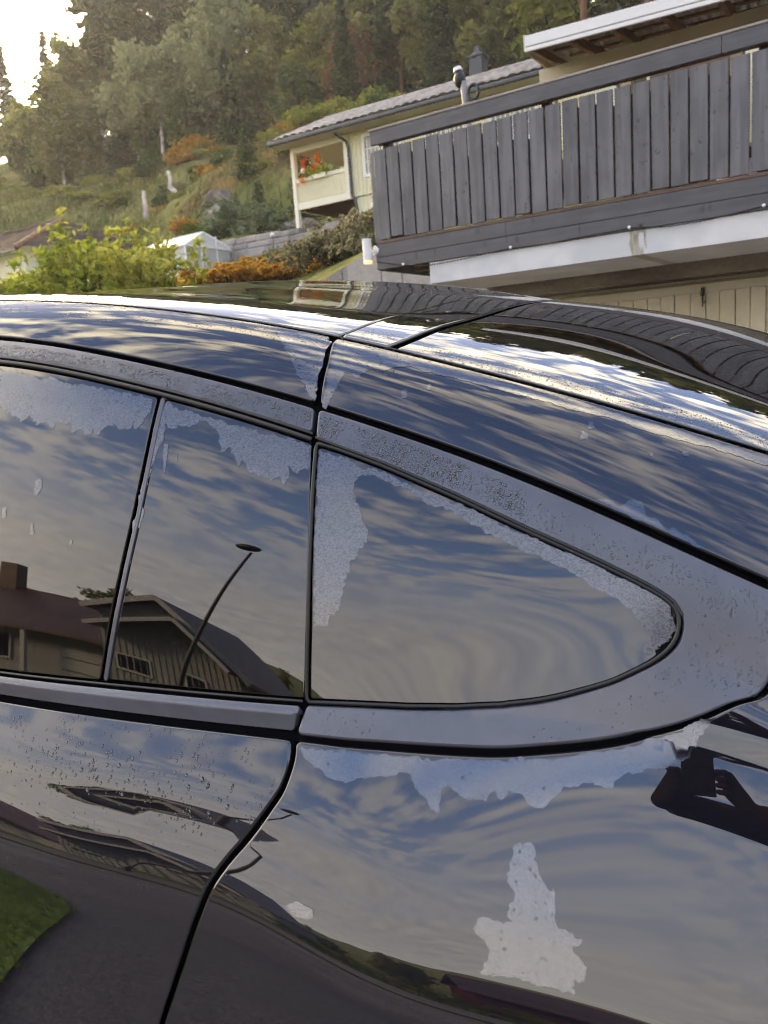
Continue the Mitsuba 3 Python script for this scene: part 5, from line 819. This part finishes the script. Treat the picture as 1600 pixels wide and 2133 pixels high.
dr_ = np.random.default_rng(80)
def ragged(pts, amp, seed, step=.0022):
    ring = polyring(Polygon(pts).buffer(0) if Polygon(pts).buffer(0).geom_type == 'Polygon' else max(Polygon(pts).buffer(0).geoms, key=lambda g: g.area), step) if False else None
    p = Polygon(pts).buffer(0); p = p if p.geom_type == 'Polygon' else max(p.geoms, key=lambda g: g.area)
    c = polyring(p.exterior, step); q = np.c_[c * 95, np.full(len(c), seed)]; q2 = np.c_[c * 290, np.full(len(c), seed + 3.)]
    d = np.stack([meshkit.fbm(q, 3, 1) - .5 + .5 * (meshkit.noise(q2, 4) - .5), meshkit.fbm(q + 31, 3, 2) - .5 + .5 * (meshkit.noise(q2 + 9, 5) - .5)], 1) * amp * 2
    p = Polygon(c + d).buffer(0); return p if p.geom_type == 'Polygon' else max(p.geoms, key=lambda g: g.area)
def film(holder, name, bsdf, amp, off, holes=0, res=.012):
    p = ragged(PATCH[name], amp, sum(map(ord, name)) % 97); x0, t0, x1, t1 = p.bounds
    for _ in range(holes):
        c = (dr_.uniform(x0, x1), dr_.uniform(t0, t1)); r = dr_.uniform(.0007, .0022); p = p.difference(Polygon([(c[0] + r * (1 + .3*math.sin(3*q + c[0]*900)) * math.cos(q), c[1] + r * .8 * math.sin(q)) for q in np.linspace(0, 6.28, 9)[:-1]]))
    p = p if p.geom_type == 'Polygon' else max(p.geoms, key=lambda g: g.area)
    panel(holder + '__dew_film', p, bsdf, gap=0., R=0, skirt=0, off=off, res=res, corner=1e-6, step=.0022)
film(wing, 'fender', 'dew_on_paint', .0035, .0005, 60); film(wing, 'fender2', 'dew_on_paint', .0045, .0005, 55, .008); film(wing, 'fender3', 'dew_on_paint', .002, .0005, 0, .006)
film(door, 'rail', 'dew_on_paint', .003, .0005, 30) if False else film(car + '__roof_rail', 'rail', 'dew_on_paint', .003, .0005, 30)
film(gate, 'gate', 'dew_on_paint', .0025, .0005, 20); film(gate, 'gate2', 'dew_on_paint', .003, .0005, 0, .008)
for n_ in ('s1', 's2', 's3', 's4', 's5', 's6', 's7', 's8'): film(gate, n_, 'dew_on_paint', .001, .0005, 0, .004)
film(car + '__quarter_window', 'quarter', 'dew_on_glass', .0055, -.0034, 40, .008); film(door + '__fixed_window', 'fixed', 'dew_on_glass', .0055, -.0029, 40, .008); film(door + '__window', 'main', 'dew_on_glass', .0065, -.0029, 40, .008)
for n_ in ('w1', 'w2', 'w3', 'w6'): film(door + '__window', n_, 'dew_on_glass', .0012, -.0029, 0, .004)
for n_ in ('w4', 'w5'): film(door + '__fixed_window', n_, 'dew_on_glass', .0012, -.0029, 0, .004)
# loose drops
water = bs('water_drop', {'type': 'dielectric', 'int_ior': 1.33})
ring1 = np.array([(math.cos(a), math.sin(a)) for a in np.arange(7) * 2 * math.pi / 7])
capv = np.vstack([[[0, 0, 1.]], np.c_[ring1 * .62, np.full(7, .80)], np.c_[ring1 * 1.0, np.full(7, .0)]]); capn = np.vstack([[[0, 0, 1.]], np.c_[ring1 * .55, np.full(7, .83)], np.c_[ring1 * .93, np.full(7, .36)]])
capf = [(0, 1 + i, 1 + (i + 1) % 7) for i in range(7)]; 
for i in range(7): j = (i + 1) % 7; capf += [(1 + i, 8 + i, 8 + j), (1 + i, 8 + j, 1 + j)]
capf = np.array(capf); DV, DN, DF, dn_ = [], [], [], 0
def drops(poly, n, r0, r1, off=0., clump=0., pw=2.2):
    """n water drops with radii r0..r1 inside poly (x, t)"""
    global dn_
    p = Polygon(poly).buffer(0) if not hasattr(poly, 'geom_type') else poly; x0, t0, x1, t1 = p.bounds; o = []
    while len(o) < n:
        q = np.c_[dr_.uniform(x0, x1, 4000), dr_.uniform(t0, t1, 4000)]; k = shapely.contains_xy(p, q[:, 0], q[:, 1])
        if clump: k &= dr_.random(4000) < np.clip((meshkit.fbm(np.c_[q * 38, q[:, :1] * 0], 3, 9) - .5) * clump + .5, 0, 1)
        o += list(q[k])
    q = np.array(o[:n]); r = r0 + (r1 - r0) * dr_.random(n) ** pw; P, nn = S(q[:, 0], q[:, 1]), N(q[:, 0], q[:, 1]); P = P + nn * (off - .00005)
    dn_v = np.array([-.15, 0, -1.]) - nn * (nn @ np.array([-.15, 0, -1.]))[:, None]; dn_v /= np.linalg.norm(dn_v, axis=1, keepdims=True); sd = np.cross(nn, dn_v); el = dr_.uniform(.95, 1.55, n); hh = dr_.uniform(.34, .52, n)
    V = P[:, None] + (capv[None, :, 0:1] * sd[:, None] + capv[None, :, 1:2] * dn_v[:, None] * el[:, None, None]) * r[:, None, None] + capv[None, :, 2:3] * nn[:, None] * (r * hh)[:, None, None]
    Nn = capn[None, :, 0:1] * sd[:, None] + capn[None, :, 1:2] * dn_v[:, None] + capn[None, :, 2:3] * nn[:, None]; Nn /= np.linalg.norm(Nn, axis=2, keepdims=True)
    DV.append(V.reshape(-1, 3)); DN.append(Nn.reshape(-1, 3)); DF.append((capf[None] + (dn_ + np.arange(n) * 15)[:, None, None]).reshape(-1, 3)); dn_ += n * 15
R_ = lambda x0, x1, t0, t1: [(x0, t0), (x1, t0), (x1, t1), (x0, t1)]
drops(R_(-1.2, -.02, .558, .578), 2600, .0004, .0012); drops(R_(-1.2, -.30, .575, .622), 1500, .0004, .0015, 0, 4); drops(PATCH['rail'], 900, .0004, .0016); drops(R_(-.30, -.02, .575, .60), 350, .0004, .0012)
drops(PATCH['gate'], 1300, .0004, .0014); drops(R_(.0, .95, .556, .572), 1500, .0004, .0011); drops(R_(.005, .10, .57, .62), 500, .0005, .0016)
drops(R_(-1.0, -.003, .713, .7425), 4600, .0005, .0017, 0, 1.5); drops(R_(.012, .30, .712, .744), 1300, .0005, .0019, 0, 2); drops(R_(.28, .58, .715, .75), 450, .0005, .0016, 0, 4); drops(R_(.50, .575, .74, .93), 160, .0005, .0018)
drops(R_(-1.0, .02, 1.102, 1.235), 1250, .0006, .0022, 0, 3, 1.8); drops(R_(-1.0, -.02, 1.235, 1.29), 90, .0005, .0016); drops(R_(-.30, -.03, 1.165, 1.215), 55, .0016, .0034); drops(R_(-1.0, -.14, 1.30, 1.40), 160, .0005, .0016)
drops(R_(.11, .93, .515, .5505), 3600, .0004, .0012, -.0015); drops(R_(.02, .07, .50, .545), 200, .0004, .0012)
drops(PATCH['main'], 2600, .0003, .0010, -.0031); drops(PATCH['fixed'], 1100, .0003, .0010, -.0031); drops(PATCH['quarter'], 1500, .0003, .0009, -.0036)
drops(R_(.06, .14, 1.06, 1.09), 40, .0005, .0015); drops(PATCH['trimB'], 60, .0005, .0018)
wd = thing('water_drops', 'small water drops beaded all over the car', 'water drops', kind='stuff')
scene[wd] = {'type': 'ply', 'filename': meshkit.write_ply(trimesh.Trimesh(np.vstack(DV), np.vstack(DF), process=False), True, normals=np.vstack(DN)), 'face_normals': False, 'bsdf': {'type': 'ref', 'id': 'water_drop'}, 'to_world': CAR_W}
# ------------------------------------------------------------------ thin evening haze
scene['haze_air'] = {'type': 'homogeneous', 'albedo': rgb(.95, .95, .95), 'sigma_t': .0006, 'phase': {'type': 'hg', 'g': .4}}
scene['haze'] = {'type': 'cube', 'to_world': T4().translate([0, 0, 28]).scale([334, 334, 48]), 'bsdf': {'type': 'null'}, 'interior': {'type': 'ref', 'id': 'haze_air'}}
labels['haze'] = {'label': 'thin bright evening haze', 'category': 'haze', 'kind': 'stuff'}
scene['camera']['medium'] = {'type': 'ref', 'id': 'haze_air'}
